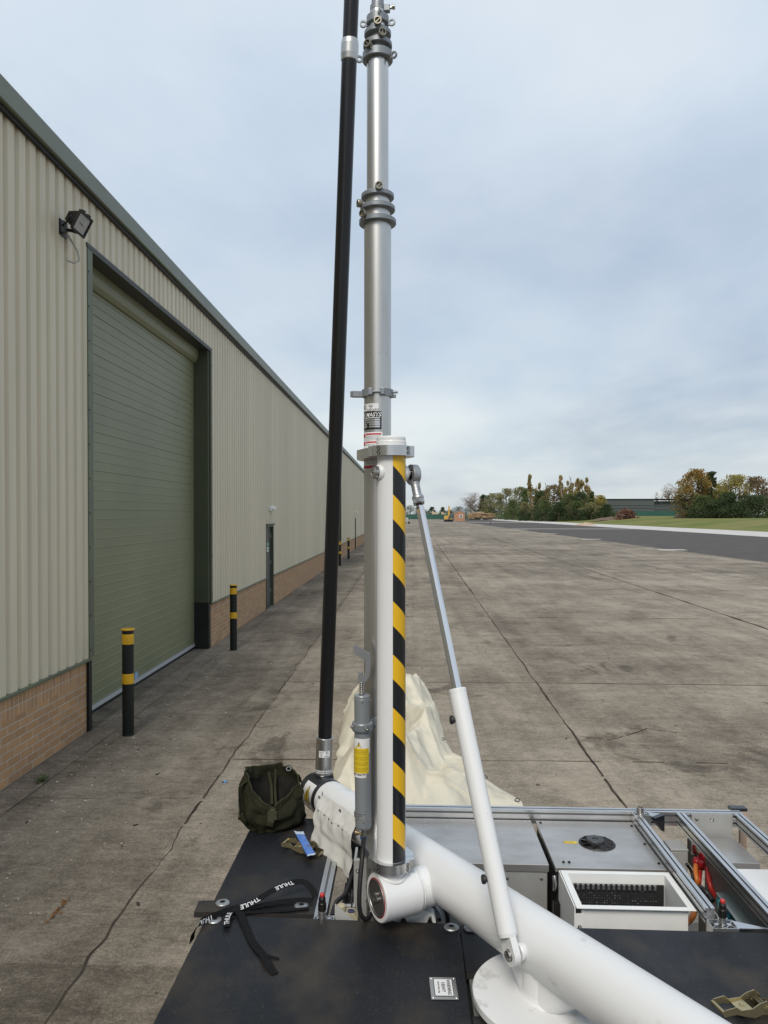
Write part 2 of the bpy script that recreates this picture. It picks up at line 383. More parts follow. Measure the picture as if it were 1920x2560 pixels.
mound(40.8, 176, 3.0, 2.0, .75, .01, M_sand, 'sand_heap', 'small pale sand heap at the edge of the grass', 1)
mound(62, 236, 6.5, 3, .9, bank_z(62, 236), M_earth, 'soil_heap', 'low brown soil streak beside the pale sand heap', 2)
mound(78, 213, 5.5, 4, 2.6, bank_z(78, 213), M_earth, 'earth_mound', 'steep brown earth mound at the left foot of the orange tree', 3)
mound(98, 196, 9, 5, 2.9, bank_z(98, 196), M_earth, 'earth_mound', 'wide brown earth mound at the right edge under the reddish tree', 4)

# ---------------------------------------------------------------- warehouse
def brick_mat(name, bw, bh, vert=False):
    m = bpy.data.materials.new(name); m.use_nodes = True; t, n, l = nodes_of(m); b = n['Principled BSDF']; b.inputs['Roughness'].default_value = .9; b.inputs['Specular IOR Level'].default_value = .2
    tcn = n.new('ShaderNodeTexCoord'); sp = n.new('ShaderNodeSeparateXYZ'); l.new(tcn.outputs['Object'], sp.inputs[0])
    cbn = n.new('ShaderNodeCombineXYZ'); l.new(sp.outputs['Y'], cbn.inputs[0]); l.new(sp.outputs['Z'], cbn.inputs[1])
    br = n.new('ShaderNodeTexBrick'); l.new(cbn.outputs[0], br.inputs['Vector']); br.inputs['Scale'].default_value = 1; br.inputs['Brick Width'].default_value = bw; br.inputs['Row Height'].default_value = bh
    br.inputs['Mortar Size'].default_value = .0062; br.inputs['Mortar Smooth'].default_value = .1; br.offset = 0 if vert else .5
    br.inputs['Color1'].default_value = (.50, .295, .148, 1); br.inputs['Color2'].default_value = (.37, .215, .115, 1); br.inputs['Mortar'].default_value = (.50, .43, .35, 1)
    nz = n.new('ShaderNodeTexNoise'); nz.inputs['Scale'].default_value = 6; nz.inputs['Detail'].default_value = 6; l.new(tcn.outputs['Object'], nz.inputs['Vector'])
    rg = n.new('ShaderNodeMapRange'); rg.inputs[1].default_value = .35; rg.inputs[2].default_value = .75; rg.inputs[3].default_value = 0; rg.inputs[4].default_value = .5; l.new(nz.outputs['Fac'], rg.inputs[0])
    q = n.new('ShaderNodeMixRGB'); l.new(rg.outputs[0], q.inputs[0]); l.new(br.outputs['Color'], q.inputs[1]); q.inputs[2].default_value = (.33, .23, .15, 1); l.new(q.outputs[0], b.inputs['Base Color'])
    bp = n.new('ShaderNodeBump'); bp.inputs['Strength'].default_value = .7; bp.inputs['Distance'].default_value = .006; bp.invert = True; l.new(br.outputs['Fac'], bp.inputs['Height']); l.new(bp.outputs[0], b.inputs['Normal'])
    return m
M_brick = brick_mat('stretcher_brick', .225, .075); M_soldier = brick_mat('soldier_brick', .075, .225, True)
M_clad = mat('beige_cladding', (.67, .60, .455), .5, 0, (.60, .54, .41), 2.2, 6, stretch=(1, 2.5, .14), spec=.4, bump=.02, bscale=3)
_t, _n, _l = nodes_of(M_clad)                  # every sheet of cladding is a slightly different batch
_tc2 = _n.new('ShaderNodeTexCoord'); _sn = _n.new('ShaderNodeVectorMath'); _sn.operation = 'SNAP'; _sn.inputs[1].default_value = (50, 1.0, 50); _l.new(_tc2.outputs['Object'], _sn.inputs[0])
_wn = _n.new('ShaderNodeTexWhiteNoise'); _l.new(_sn.outputs[0], _wn.inputs['Vector']); _mr = _n.new('ShaderNodeMapRange'); _mr.inputs[3].default_value = .90; _mr.inputs[4].default_value = 1.0; _l.new(_wn.outputs['Value'], _mr.inputs[0])
_mx = _n.new('ShaderNodeMixRGB'); _mx.blend_type = 'MULTIPLY'; _mx.inputs[0].default_value = 1; _src = _n['Principled BSDF'].inputs['Base Color'].links[0].from_socket; _l.new(_src, _mx.inputs[1]); _l.new(_mr.outputs[0], _mx.inputs[2]); _l.new(_mx.outputs[0], _n['Principled BSDF'].inputs['Base Color'])
M_green = mat('olive_trim', (.12, .145, .082), .5, 0, (.09, .10, .07), 1.5, 4)
M_greend = mat('dark_olive_trim', (.062, .072, .040), .5, 0, (.05, .06, .035), 1.5, 4)
M_fascia = mat('fascia_green', (.148, .166, .118), .42, 0, (.128, .145, .102), .8, 5)
M_roll = mat('roller_door_paint', (.202, .210, .122), .45, 0, (.172, .181, .104), .7, 6, bump=.03, bscale=60)
M_black = mat('black_paint', (.008, .009, .009), .5, 0, (.014, .014, .014), 4, 4, spec=.35)
M_alu_dull = mat('dull_aluminium', (.40, .40, .40), .45, .6)
M_dark = mat('dark_void', (.008, .008, .009), .8)
WX = -3.52
wh = Thing('warehouse', 'long beige ribbed metal warehouse on an orange brick plinth with an olive fascia', 'building', (WX, 0, 0))
door_spans = [(8.34, 13.72, 5.34), (36.4, 41.7, 5.34)]
pdoors = [(19.25, 20.3, 2.14), (53.2, 54.2, 2.14)]
END = 66.0
def rib_x(y):
    q = (y - 6.78) % .2
    if q < .022: return WX + .018 - .036 * q / .022 * 1.0
    if q < .056: return WX - .018
    if q < .082: return WX - .018 + .036 * (q - .056) / .026
    return WX + .018
def clad_seg(mb, y0, y1, z0, z1):
    ks = set([y0, y1]); k = math.floor((y0 - 6.78) / .2) - 1
    while 6.78 + .2 * k < y1 + .2:
        for q in (0, .022, .056, .082):
            y = 6.78 + .2 * k + q
            if y0 < y < y1: ks.add(y)
        k += 1
    ks = sorted(ks); vs = []; fs = []
    for i, (a, b) in enumerate(zip(ks, ks[1:])):
        mb.add([(rib_x(a + 1e-5), a, z0), (rib_x(b - 1e-5), b, z0), (rib_x(b - 1e-5), b, z1), (rib_x(a + 1e-5), a, z1)], [(0, 1, 2, 3)])
ZB, ZT = .80, 6.0
cm = MB(); bm_ = MB(); sm_ = MB(); sill = MB()
cuts = sorted([(a, b, h, 'r') for a, b, h in door_spans] + [(a, b, h, 'p') for a, b, h in pdoors])
y = -6.0
for a, b, h, k in cuts + [(END, END, 0, 'e')]:
    clad_seg(cm, y, a, ZB, ZT); bm_.bx(WX - .2, WX, y, a, -.05, .58); sm_.bx(WX - .2, WX + .001, y, a, .58, .785)
    sill.bx(WX - .03, WX + .045, y, a + (.03 if k == 'r' else 0), .785, .812)
    if k != 'e': clad_seg(cm, a, b, h, ZT)
    y = b
wh.part('cladding', cm, M_clad); pl = wh.part('brick_plinth', bm_, M_brick); wh.part('soldier_course', sm_, M_soldier, pl); wh.part('sill_flashing', sill, M_green, bevel=.004)
# core behind the cladding so that it is a solid building
core = MB()
yy = -6.0
for a, b, h, k in cuts + [(END, END, 0, 'e')]:
    core.bx(WX - .9, WX - .055, yy, a, .79, 6.0)
    if k != 'e': core.bx(WX - .9, WX - .055, a, b, h + .02, 6.0)
    yy = b
core.bx(WX - 20, WX - .9, -5.9, END - .1, 0, 6.05)
wh.part('wall_core', core, M_clad)
ew = MB(); ew.bx(WX - 20, WX - .02, END, END + .05, 0, 6.1); wh.part('end_wall', ew, M_clad)
roof = MB(); roof.prism([(0, 6.07), (-10, 7.1), (-20, 6.07), (-20, 6.01), (0, 6.01)], (WX - .05, -6, 0), (1, 0, 0), (0, 0, 1), (0, END + 6, 0)); wh.part('roof', roof, M_fascia)
fa = MB(); fa.prism([(.02, 5.925), (.095, 5.925), (.105, 5.935), (.105, 6.12), (.085, 6.14), (-.3, 6.14), (-.3, 6.08), (.02, 6.08)], (WX, -6, 0), (1, 0, 0), (0, 0, 1), (0, END + 6.1, 0))
wh.part('fascia', fa, M_fascia)
gu = MB(); gu.bx(WX + .021, WX + .06, -6, END, 5.885, 5.923); wh.part('gutter', gu, M_black)
# personnel doors
M_gdoor = mat('grey_door_paint', (.075, .08, .078), .4); M_sgreen = mat('sign_green', (.02, .22, .12), .5); M_sw = mat('sign_white', (.75, .78, .76), .5)
for a, b, h in pdoors:
    d = MB(); d.bx(WX - .10, WX - .06, a + .05, b - .05, .03, h - .05); do = wh.part('door', d, M_gdoor, bevel=.003)
    f = MB(); f.bx(WX - .12, WX + .02, a - .0, a + .05, 0, h); f.bx(WX - .12, WX + .02, b - .05, b, 0, h); f.bx(WX - .12, WX + .02, a + .05, b - .05, h - .05, h)
    f.bx(WX - .02, WX + .06, a - .06, b + .06, h + .001, h + .03); wh.part('frame', f, M_greend, do)
    hd = MB(); hd.bx(WX - .06, WX - .03, a + .12, a + .16, .95, 1.15); hd.bx(WX - .06, WX - .02, a + .12, a + .24, 1.03, 1.05); wh.part('handle', hd, M_alu_dull, do)
    for z in (.35, 1.1, 1.8): wh.part('hinge', MB().bx(WX - .06, WX - .045, b - .08, b - .055, z, z + .1), M_alu_dull, do)
    sg = MB(); sg.bx(WX - .06, WX - .056, a + .28, a + .72, 1.42, 1.70, 0); sg.bx(WX - .056, WX - .055, a + .30, a + .70, 1.44, 1.56, 1)
    put_text(sg, 'FIRE EXIT', .085, flat((WX - .054, (a + b) / 2 - .02, 1.63), (0, 1, 0), (0, 0, 1)), 1)
    put_text(sg, 'KEEP CLEAR', .06, flat((WX - .053, (a + b) / 2 - .02, 1.5), (0, 1, 0), (0, 0, 1)), 0)
    wh.part('sign', sg, [M_sgreen, M_sw], do)
# roller doors
for k, (a, b, h) in enumerate(door_spans):
    DX = WX - .26; d = MB(); z = .10; i = 0
    while z < h - .02:
        z1 = min(z + .118, h - .02); gz = .004 if i % 4 else .007
        dep = .002 if i % 4 else .005
        d.bx(DX - .03, DX, a + .08, b - .08, z + gz, z1); d.bx(DX - .03, DX - dep, a + .08, b - .08, z, z + gz - .0005); d.prism([(0, z + gz), (.0025, z + gz + .001), (.0025, z + gz + .004), (0, z + gz + .010)], (DX + .0002, a + .08, 0), (1, 0, 0), (0, 0, 1), (0, b - a - .16, 0))
        z = z1 + .0; i += 1
    do = wh.part('roller_door', d, M_roll)
    e_ = MB(); e_.bx(DX - .03, DX + .012, a + .08, b - .08, .045, .098); wh.part('bottom_bar', e_, mat('bar_grey', (.42, .43, .44), .5), do)
    e_ = MB(); e_.bx(DX - .03, DX + .0, a + .08, b - .08, .0, .044); wh.part('rubber_seal', e_, M_black, do)
    if k == 0:
        e_ = MB(); e_.bx(DX + .001, DX + .004, 10.55, 10.68, .10, .19); wh.part('sticker', e_, mat('sticker_blue', (.25, .4, .55), .5), do)
    cv = MB(); cv.prism([(-.02, -.24), (.03, -.23), (.07, -.18), (.09, -.10), (.09, 0), (-.02, 0)], (DX, a + .08, h - .002), (1, 0, 0), (0, 0, 1), (0, b - a - .16, 0), sm=False); wh.part('roller_cover', cv, M_roll, do, bevel=.012)
    j = MB(); j.bx(WX - .30, WX - .02, a - .02, a + .0, .8, h); j.bx(WX - .018, WX + .030, a, a + .13, .815, h)
    wh.part('door_jamb', j, M_green, bevel=.003)
    j = MB(); j.bx(WX - .30, WX - .0, b - .13, b, .83, h); j.bx(WX + .001, WX + .030, b - .045, b + .055, .83, h); wh.part('door_jamb', j, M_greend, bevel=.003)
    j = MB(); j.bx(WX - .30, WX + .004, b - .132, b + .004, 0, .828); wh.part('jamb_base', j, M_black, bevel=.003)
    j = MB(); j.bx(WX - .05, WX + .03, a - .02, a + .06, 0, .784); wh.part('guide_post', j, M_black, bevel=.003)
    j = MB(); j.bx(WX - .30, WX + .03, a, b, h - .01, h + .015); j.bx(WX + .018, WX + .034, a - .02, b + .05, h + .016, h + .05); wh.part('lintel_flashing', j, mat('lintel_dark', (.05, .052, .046), .5))
    for z in [.9 + .38 * q for q in range(12)] if k == 0 else []:
        for yb in (a + .02, b + .03): wh.part('screw', MB().cyl((WX + .028, yb, z), (WX + .036, yb, z), .009, n=8), M_black)
# far continuation beyond the gable: low orange-brick lean-to
nb = Thing('brick_annex', 'low brick annex with flat roof beyond the far end of the warehouse', 'building', (-8, 70, 0))
nb.part('wall', MB().bx(-14, -3.35, 68, 78, 0, 3.2), M_brick); nb.part('roof', MB().bx(-14.1, -3.25, 67.9, 78.1, 3.2, 3.4), M_fascia)

# bollards
M_bdark = mat('bollard_black_green', (.006, .009, .008), .5, spec=.35); M_yel = mat('bollard_yellow', (.62, .36, .008), .5, 0, (.5, .28, .01), 12, 4)
bl = Thing('bollard', 'x', 'bollard', (-3.02, 8.23, 0), 'black and yellow bollards along the warehouse wall')
c = bl.loc; p = MB(); p.lathe(c, (0, 0, 1), [(.0655, 0), (.062, .02), (.062, 1.145), (.0, 1.146)], 28); bl.part('post', p, M_bdark)
for z0 in (.565, .995):
    p = MB(); p.lathe(c + V((0, 0, z0)), (0, 0, 1), [(.0628, 0), (.0638, .002), (.0638, .108), (.0628, .11)], 28); bl.part('reflective_band', p, M_yel)
p = MB(); p.lathe(c + V((0, 0, 1.147)), (0, 0, 1), [(.0, 0), (.073, 0), (.074, .006), (.07, .014), (.0, .02)], 28); bl.part('cap', p, M_yel)
bl.o['label'] = 'nearest black and yellow bollard in front of the large olive roller door'
dup(bl.o, (-3.05, 13.5, 0), 'second bollard, standing in front of the brick wall past the black door jamb', .7)
dup(bl.o, (-3.10, 36.2, 0), 'third bollard, small and half hidden behind the black carbon pole', 1.3)
dup(bl.o, (-3.09, 41.6, 0), 'farthest bollard, small, just right of the black carbon pole', 2.3)
# floodlight
fl = Thing('floodlight', 'black halogen floodlight bracketed to the cladding above the roller door corner', 'floodlight', (WX, 7.75, 5.3))
cL = V((-3.29, 7.71, 5.355)); nx_ = V((.88, 0, -.47)).normalized(); uy_ = V((0, 1, 0)); uz_ = nx_.cross(uy_).normalized() * 1
if uz_.z < 0: uz_ = -uz_
p = MB(); A = [cL + nx_ * a + uy_ * b + uz_ * c_ for a, b, c_ in ((-.11, -.085, -.055), (-.11, .085, -.055), (-.11, .085, .055), (-.11, -.085, .055), (0, -.135, -.09), (0, .135, -.09), (0, .135, .09), (0, -.135, .09))]
p.add(A, [(0, 3, 2, 1), (0, 1, 5, 4), (1, 2, 6, 5), (2, 3, 7, 6), (3, 0, 4, 7)])
for q in range(7):
    b = -.08 + q * .0267; a_ = cL + nx_ * -.115 + uy_ * b
    p.box(a_, (.03, .004, .1), Matrix((nx_, uy_, uz_)).transposed())
Mx = Matrix((nx_, uy_, uz_)).transposed()
for (b, c_, sb, sc_) in ((0, .095, .30, .022), (0, -.095, .30, .022), (.14, 0, .022, .20), (-.14, 0, .022, .20)):
    p.box(cL + nx_ * .006 + uy_ * b + uz_ * c_, (.022, sb, sc_), Mx)
p.box(cL + uz_ * .112 + uy_ * .05, (.03, .05, .02), Mx); p.box(cL + uz_ * .112 - uy_ * .07, (.03, .04, .02), Mx)
bd = fl.part('body', p, M_black, bevel=.004)
p = MB(); p.add([cL + nx_ * .004 + uy_ * a + uz_ * b for a, b in ((-.125, -.083), (.125, -.083), (.125, .083), (-.125, .083))], [(0, 1, 2, 3)])
fl.part('lens', p, mat('lamp_glass', (.42, .44, .45), .16, .25, (.52, .53, .53), 22, 3), bd)
p = MB(); p.cyl(cL + nx_ * .009 - uy_ * .05, cL + nx_ * .009 + uy_ * .05, .007, n=8); fl.part('bulb', p, M_alu_dull, bd)
p = MB(); p.bx(WX + .017, WX + .03, 7.66, 7.82, 5.24, 5.40)
for s_ in (-.16, .155): p.tube([V((WX + .03, 7.74 + s_ * .3, 5.33)), V((-3.40, 7.76 + s_, 5.33)), cL - nx_ * .04 + uy_ * s_], .011, 6)
p.tube([V((WX + .03, 7.74, 5.31)), V((-3.41, 7.74, 5.30)), V((-3.33, 7.76, 5.28))], .018, 6)
fl.part('bracket', p, M_black, bevel=.002)
p = MB(); p.bx(WX + .03, WX + .07, 7.67, 7.75, 5.27, 5.38); fl.part('junction_box', p, mat('grey_box', (.12, .13, .14), .5), bevel=.004)
p = MB(); p.tube([V((WX + .06, 7.74, 5.27)), V((-3.42, 7.78, 5.20)), V((-3.38, 7.82, 5.12)), V((-3.37, 7.84, 5.03)), V((-3.41, 7.80, 4.99)), V((-3.46, 7.74, 5.0))], .011, 8); fl.part('cable', p, mat('cable_grey', (.4, .38, .34), .6))
for Y, lab in ((19.8, 'white bulkhead lamp on the cladding above the near grey personnel door'), (53.7, 'tiny white bulkhead lamp above the far personnel door')):
    b = Thing('bulkhead_light', lab, 'wall lamp', (WX, Y, 2.5), 'bulkhead lamps above the personnel doors')
    b.part('housing', MB().bx(WX + .017, WX + .08, Y - .17, Y + .17, 2.49, 2.63), M_sw, bevel=.01); b.part('diffuser', MB().bx(WX + .08, WX + .15, Y - .14, Y + .14, 2.52, 2.61), mat('diffuser', (.8, .8, .78), .3), bevel=.02)
# ---------------------------------------------------------------- background
M_net = mat('green_netting', (.012, .068, .05), .7, 0, (.018, .085, .062), .4, 5); M_post = mat('fence_post_dark', (.03, .035, .03), .7)
def netfence(name_label, x0, x1, y, h, z0=0, step=6.0, rail=True, kind='fence'):
    t = Thing('netting_fence', name_label, 'fence', (x0, y, z0))
    m = MB(); n = int((x1 - x0) / 1.0)
    m.grid(lambda a, b: V((x0 + (x1 - x0) * a, y + .12 * mnoise.noise(V((a * n * .4, b * 2, 1))), z0 + h * b + (.07 * mnoise.noise(V((a * n * .5, 7, 2))) if b > .9 else 0))), max(n, 2), 3)
    t.part('netting', m, M_net)
    k = x0
    while k <= x1 + .1:
        t.part('post', MB().cyl((k, y + .1, z0), (k, y + .1, z0 + h + .1), .06, n=8), M_post); k += step
    return t
netfence('long green netting fence across the far end of the apron', -20, 62, 421, 2.7, 0, 9)
netfence('green netting fence in front of the dark sheds to the left of the orange tree', 84, 124, 301, 2.3, 1.5, 8)
# dark low building
M_shed = mat('dark_cladding', (.055, .066, .068), .6, 0, (.068, .08, .082), .15, 5, stretch=(.2, 1, 3)); M_shed2 = mat('shed_band', (.10, .12, .12), .6)
db = Thing('dark_shed', 'long low dark green-grey building behind the grass between the tree groups', 'building', (80, 330, 1.5))
db.part('wall', MB().bx(72, 135, 326, 350, 0, 8.1), M_shed); db.part('raised_end', MB().bx(68, 103, 324, 340, 0, 8.9), M_shed)
b_ = MB()
for z in (3.6, 5.2, 6.4): b_.bx(70, 135, 323.8, 323.95, z, z + .10)
for k in range(16): b_.bx(70 + k * 4, 70.1 + k * 4, 323.8, 323.9, 2, 8)
db.part('cladding_rail', b_, M_shed2); db.part('roof', MB().bx(67.5, 136, 323.5, 351, 8.9, 9.05), M_post)
# shed hut
def mk_hut():
    h = Thing('brick_hut', 'small square orange brick hut with a pitched roof and one white window', 'hut', (P(1149, 1300, 288).x, 288, 0)); c = h.loc
    M_hb = mat('hut_brick', (.40, .22, .13), .9, 0, (.33, .18, .11), 2, 4)
    h.part('wall', MB().prism([(-1.95, 0), (1.95, 0), (1.95, 2.9), (0, 3.75), (-1.95, 2.9)], c, (1, 0, 0), (0, 0, 1), (0, 3.6, 0)), M_hb)
    h.part('roof', MB().prism([(-2.1, 2.86), (0, 3.78), (2.1, 2.86), (2.1, 3.0), (0, 3.95), (-2.1, 3.0)], c + V((0, -.1, 0)), (1, 0, 0), (0, 0, 1), (0, 3.8, 0)), mat('hut_roof', (.24, .16, .12), .8))
    wo = h.part('window', MB().bx(c.x - .15, c.x + 1.15, c.y - .06, c.y + .02, 1.35, 2.4), M_sw); h.part('pane', MB().bx(c.x - .02, c.x + 1.02, c.y - .08, c.y - .061, 1.48, 1.85), M_dark, wo); h.part('pane', MB().bx(c.x + .02, c.x + .98, c.y - .08, c.y - .061, 1.98, 2.25), M_dark, wo)
mk_hut()
# excavator
def mk_exc():
    Y = 262; x0 = P(1121, 1300, Y).x; t = Thing('excavator', 'yellow tracked excavator with raised boom parked left of the brick hut', 'excavator', (x0, Y, 0)); c = t.loc
    M_y = mat('plant_yellow', (.58, .34, .05), .5, 0, (.45, .27, .06), 2, 4)
    for s in (-1, 1):
        t.part('track', MB().prism([(-1.5, .1), (-1.3, 0), (1.3, 0), (1.5, .1), (1.5, .55), (1.2, .75), (-1.2, .75), (-1.5, .55)], c + V((0, s * .9 - .25, 0)), (1, 0, 0), (0, 0, 1), (0, .5, 0)), M_black)
    t.part('body', MB().bx(c.x - 1.45, c.x - .1, Y - 1, Y + 1, .85, 2.1).bx(c.x - .1, c.x + 1.2, Y - 1, Y + 1, .85, 1.3), M_y, bevel=.05)
    cb_ = t.part('cab', MB().bx(c.x + .35, c.x + 1.35, Y - 1, Y + .2, 1.31, 3.0), M_shed, bevel=.05); t.part('cab_window', MB().bx(c.x + .45, c.x + 1.25, Y - 1.03, Y - 1.001, 1.9, 2.8), M_shed2, cb_)
    t.part('boom', MB().prism([(-.25, 1.4), (.2, 1.4), (.25, 4.6), (.1, 5.5), (-.1, 5.4), (-.12, 4.4)], c + V((0, -1.4, 0)), (1, 0, 0), (0, 0, 1), (0, .35, 0)), M_y, bevel=.03)
    t.part('arm', MB().prism([(.05, 5.3), (.3, 5.0), (.22, 2.4), (.05, 2.4)], c + V((.15, -1.9, 0)), (1, 0, 0), (0, 0, 1), (0, .3, 0)), M_y)
    t.part('bucket', MB().prism([(-.3, 1.1), (.35, 1.0), (.3, 2.3), (-.05, 2.2)], c + V((.15, -2.1, 0)), (1, 0, 0), (0, 0, 1), (0, .8, 0)), M_shed)
mk_exc()
# stacked timber on low trailers near fence
M_tan = mat('cut_timber', (.36, .25, .14), .9, 0, (.20, .13, .08), 1.5, 5)
def timber(xa, xb, Y, h, label, seed):
    x0 = P(xa, 1290, Y).x; x1 = P(xb, 1290, Y).x; t = Thing('timber_stack', label, 'timber stack', (x0, Y, 0), 'timber stacks before the far fence'); r = random.Random(seed)
    m = MB()
    for i in range(90):
        z = .9 + r.random() * (h - .9); x = x0 + .4 + r.random() * (x1 - x0 - .8)
        m.box((x, Y + r.uniform(-.8, .5), z), (r.uniform(1.5, 3.2), r.uniform(.3, .6), r.uniform(.12, .4)), Matrix.Rotation(r.uniform(-.13, .13), 3, 'Y'))
    t.part('timber', m, M_tan); t.part('bearer', MB().bx(x0 + .5, x1 - .5, Y - .8, Y + .8, .3, .95), M_black)
timber(1170, 1204, 330, 3.0, 'left one of two low stacks of tan timber before the green fence', 1)
timber(1205, 1234, 330, 2.9, 'right one of two low stacks of tan timber before the green fence', 2)
for xa, xb, Y, h in ((1077, 1099, 445, 4.8), (1101, 1118, 445, 4.2), (1160, 1265, 440, 5.2)):
    x0 = P(xa, 1290, Y).x; x1 = P(xb, 1290, Y).x
    m = MB(); m.grid(lambda a, b: V((x0 + (x1 - x0) * a, Y + 5 * b, h * min(1, min(a, 1 - a) * 6) * (.85 + .3 * mnoise.noise(V((a * (x1 - x0) * .4, b, Y)))) * math.sin(b * math.pi) ** .5)), 40, 8)
    single('rubble_heap', m, M_sand, {1077: 'left pale heap behind the green fence, left of the excavator', 1101: 'small pale heap behind the fence directly behind the excavator', 1160: 'long pale heap showing above the green fence behind the timber stacks'}[xa], 'heap', (0, 0, 0))
# debris heap
def debris():
    Y = 232; x0 = P(1545, 1290, Y).x; x1 = P(1592, 1290, Y).x; zb = bank_z((x0 + x1) / 2, Y); r = random.Random(5)
    t = Thing('debris_heap', 'tangled heap of broken reddish timber and pale boards on the grass before the dark building', 'debris heap', ((x0 + x1) / 2, Y, zb))
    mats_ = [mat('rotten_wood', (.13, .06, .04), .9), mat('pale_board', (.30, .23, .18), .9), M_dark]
    ms = [MB(), MB(), MB()]
    for i in range(260):
        a = r.random(); x = x0 + (x1 - x0) * a; hh = 2.9 * (math.sin(min(1, a * 1.1) * math.pi) ** .5) * r.random()
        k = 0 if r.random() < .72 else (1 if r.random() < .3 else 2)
        ms[k].box((x, Y + r.uniform(-1.3, 1.3), zb + hh), (r.uniform(.6, 2.6), .14, r.uniform(.08, .3)), Matrix.Rotation(r.uniform(-1.1, 1.1), 3, 'Y') @ Matrix.Rotation(r.uniform(-1, 1), 3, 'Z'))
    for m, k, nme in zip(ms, mats_, ('wood', 'board', 'shadowed_scrap')): t.part(nme, m, k)
debris()
# pole lamp + tiny post
t = Thing('street_lamp', 'slim pale lamp post standing behind the far fence before the olive trees', 'street lamp', P(1262, 1290, 425)); c = t.loc; c.z = 0; t.o.location = c; t.loc = c
t.part('pole', MB().cyl(c, c + V((0, 0, 7.2)), .12, .08, n=8), M_pale); t.part('lamp_head', MB().box(c + V((.3, 0, 7.3)), (.9, .4, .2)), M_pale)
t = Thing('marker_post', 'short dark marker post standing on the far asphalt right of the hut', 'post', (P(1226, 1309, 195).x, 195, 0)); t.part('post', MB().cyl(t.loc, t.loc + V((0, 0, .95)), .07, n=8), mat('rust', (.12, .05, .04), .8)); t.part('foot', MB().cyl(t.loc, t.loc + V((0, 0, .08)), .2, n=8), M_black)
t = Thing('handcart', 'small grey handcart with black wheels just right of the striped post, far off', 'cart', (P(1016, 1300, 205).x, 205, 0)); c = t.loc
t.part('body', MB().box(c + V((0, 0, 1.0)), (1.0, 1, 1.2)), M_alu_dull, bevel=.05)
for s in (-.3, .7): t.part('wheel', MB().cyl(c + V((s, -.6, .3)), c + V((s, -.35, .3)), .3, n=14), M_black)

# ---------------------------------------------------------------- trees
def leafmat(name, a, b, hue2=None):
    m = mat(name, a, .8, 0, b, .35, 5, spec=.1, lo=.36, hi=.64); t, n, l = nodes_of(m)
    tr_ = n.new('ShaderNodeBsdfTranslucent'); tr_.inputs[0].default_value = (a[0] * 1.3, a[1] * 1.3, a[2] * 1.1, 1); mxs = n.new('ShaderNodeMixShader'); mxs.inputs[0].default_value = .38
    l.new(n['Principled BSDF'].outputs[0], mxs.inputs[1]); l.new(tr_.outputs[0], mxs.inputs[2]); l.new(mxs.outputs[0], n['Material Output'].inputs[0]); return m
M_bark = mat('bark', (.09, .07, .055), .9); M_barkp = mat('pale_bark', (.23, .19, .165), .9)
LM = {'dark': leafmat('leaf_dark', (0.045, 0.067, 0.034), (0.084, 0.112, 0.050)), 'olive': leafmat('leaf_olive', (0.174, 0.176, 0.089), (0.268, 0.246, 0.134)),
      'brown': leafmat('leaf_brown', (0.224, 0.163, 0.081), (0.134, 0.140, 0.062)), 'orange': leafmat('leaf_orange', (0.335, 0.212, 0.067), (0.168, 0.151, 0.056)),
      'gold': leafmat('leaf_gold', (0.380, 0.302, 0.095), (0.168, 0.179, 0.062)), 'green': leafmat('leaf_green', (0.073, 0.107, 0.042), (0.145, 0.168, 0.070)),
      'russet': leafmat('leaf_russet', (0.224, 0.151, 0.095), (0.123, 0.107, 0.062)), 'bare': leafmat('leaf_bare', (0.369, 0.313, 0.246), (0.246, 0.201, 0.145)), 'poplar': leafmat('leaf_poplar', (0.396, 0.310, 0.155), (0.258, 0.241, 0.112))}
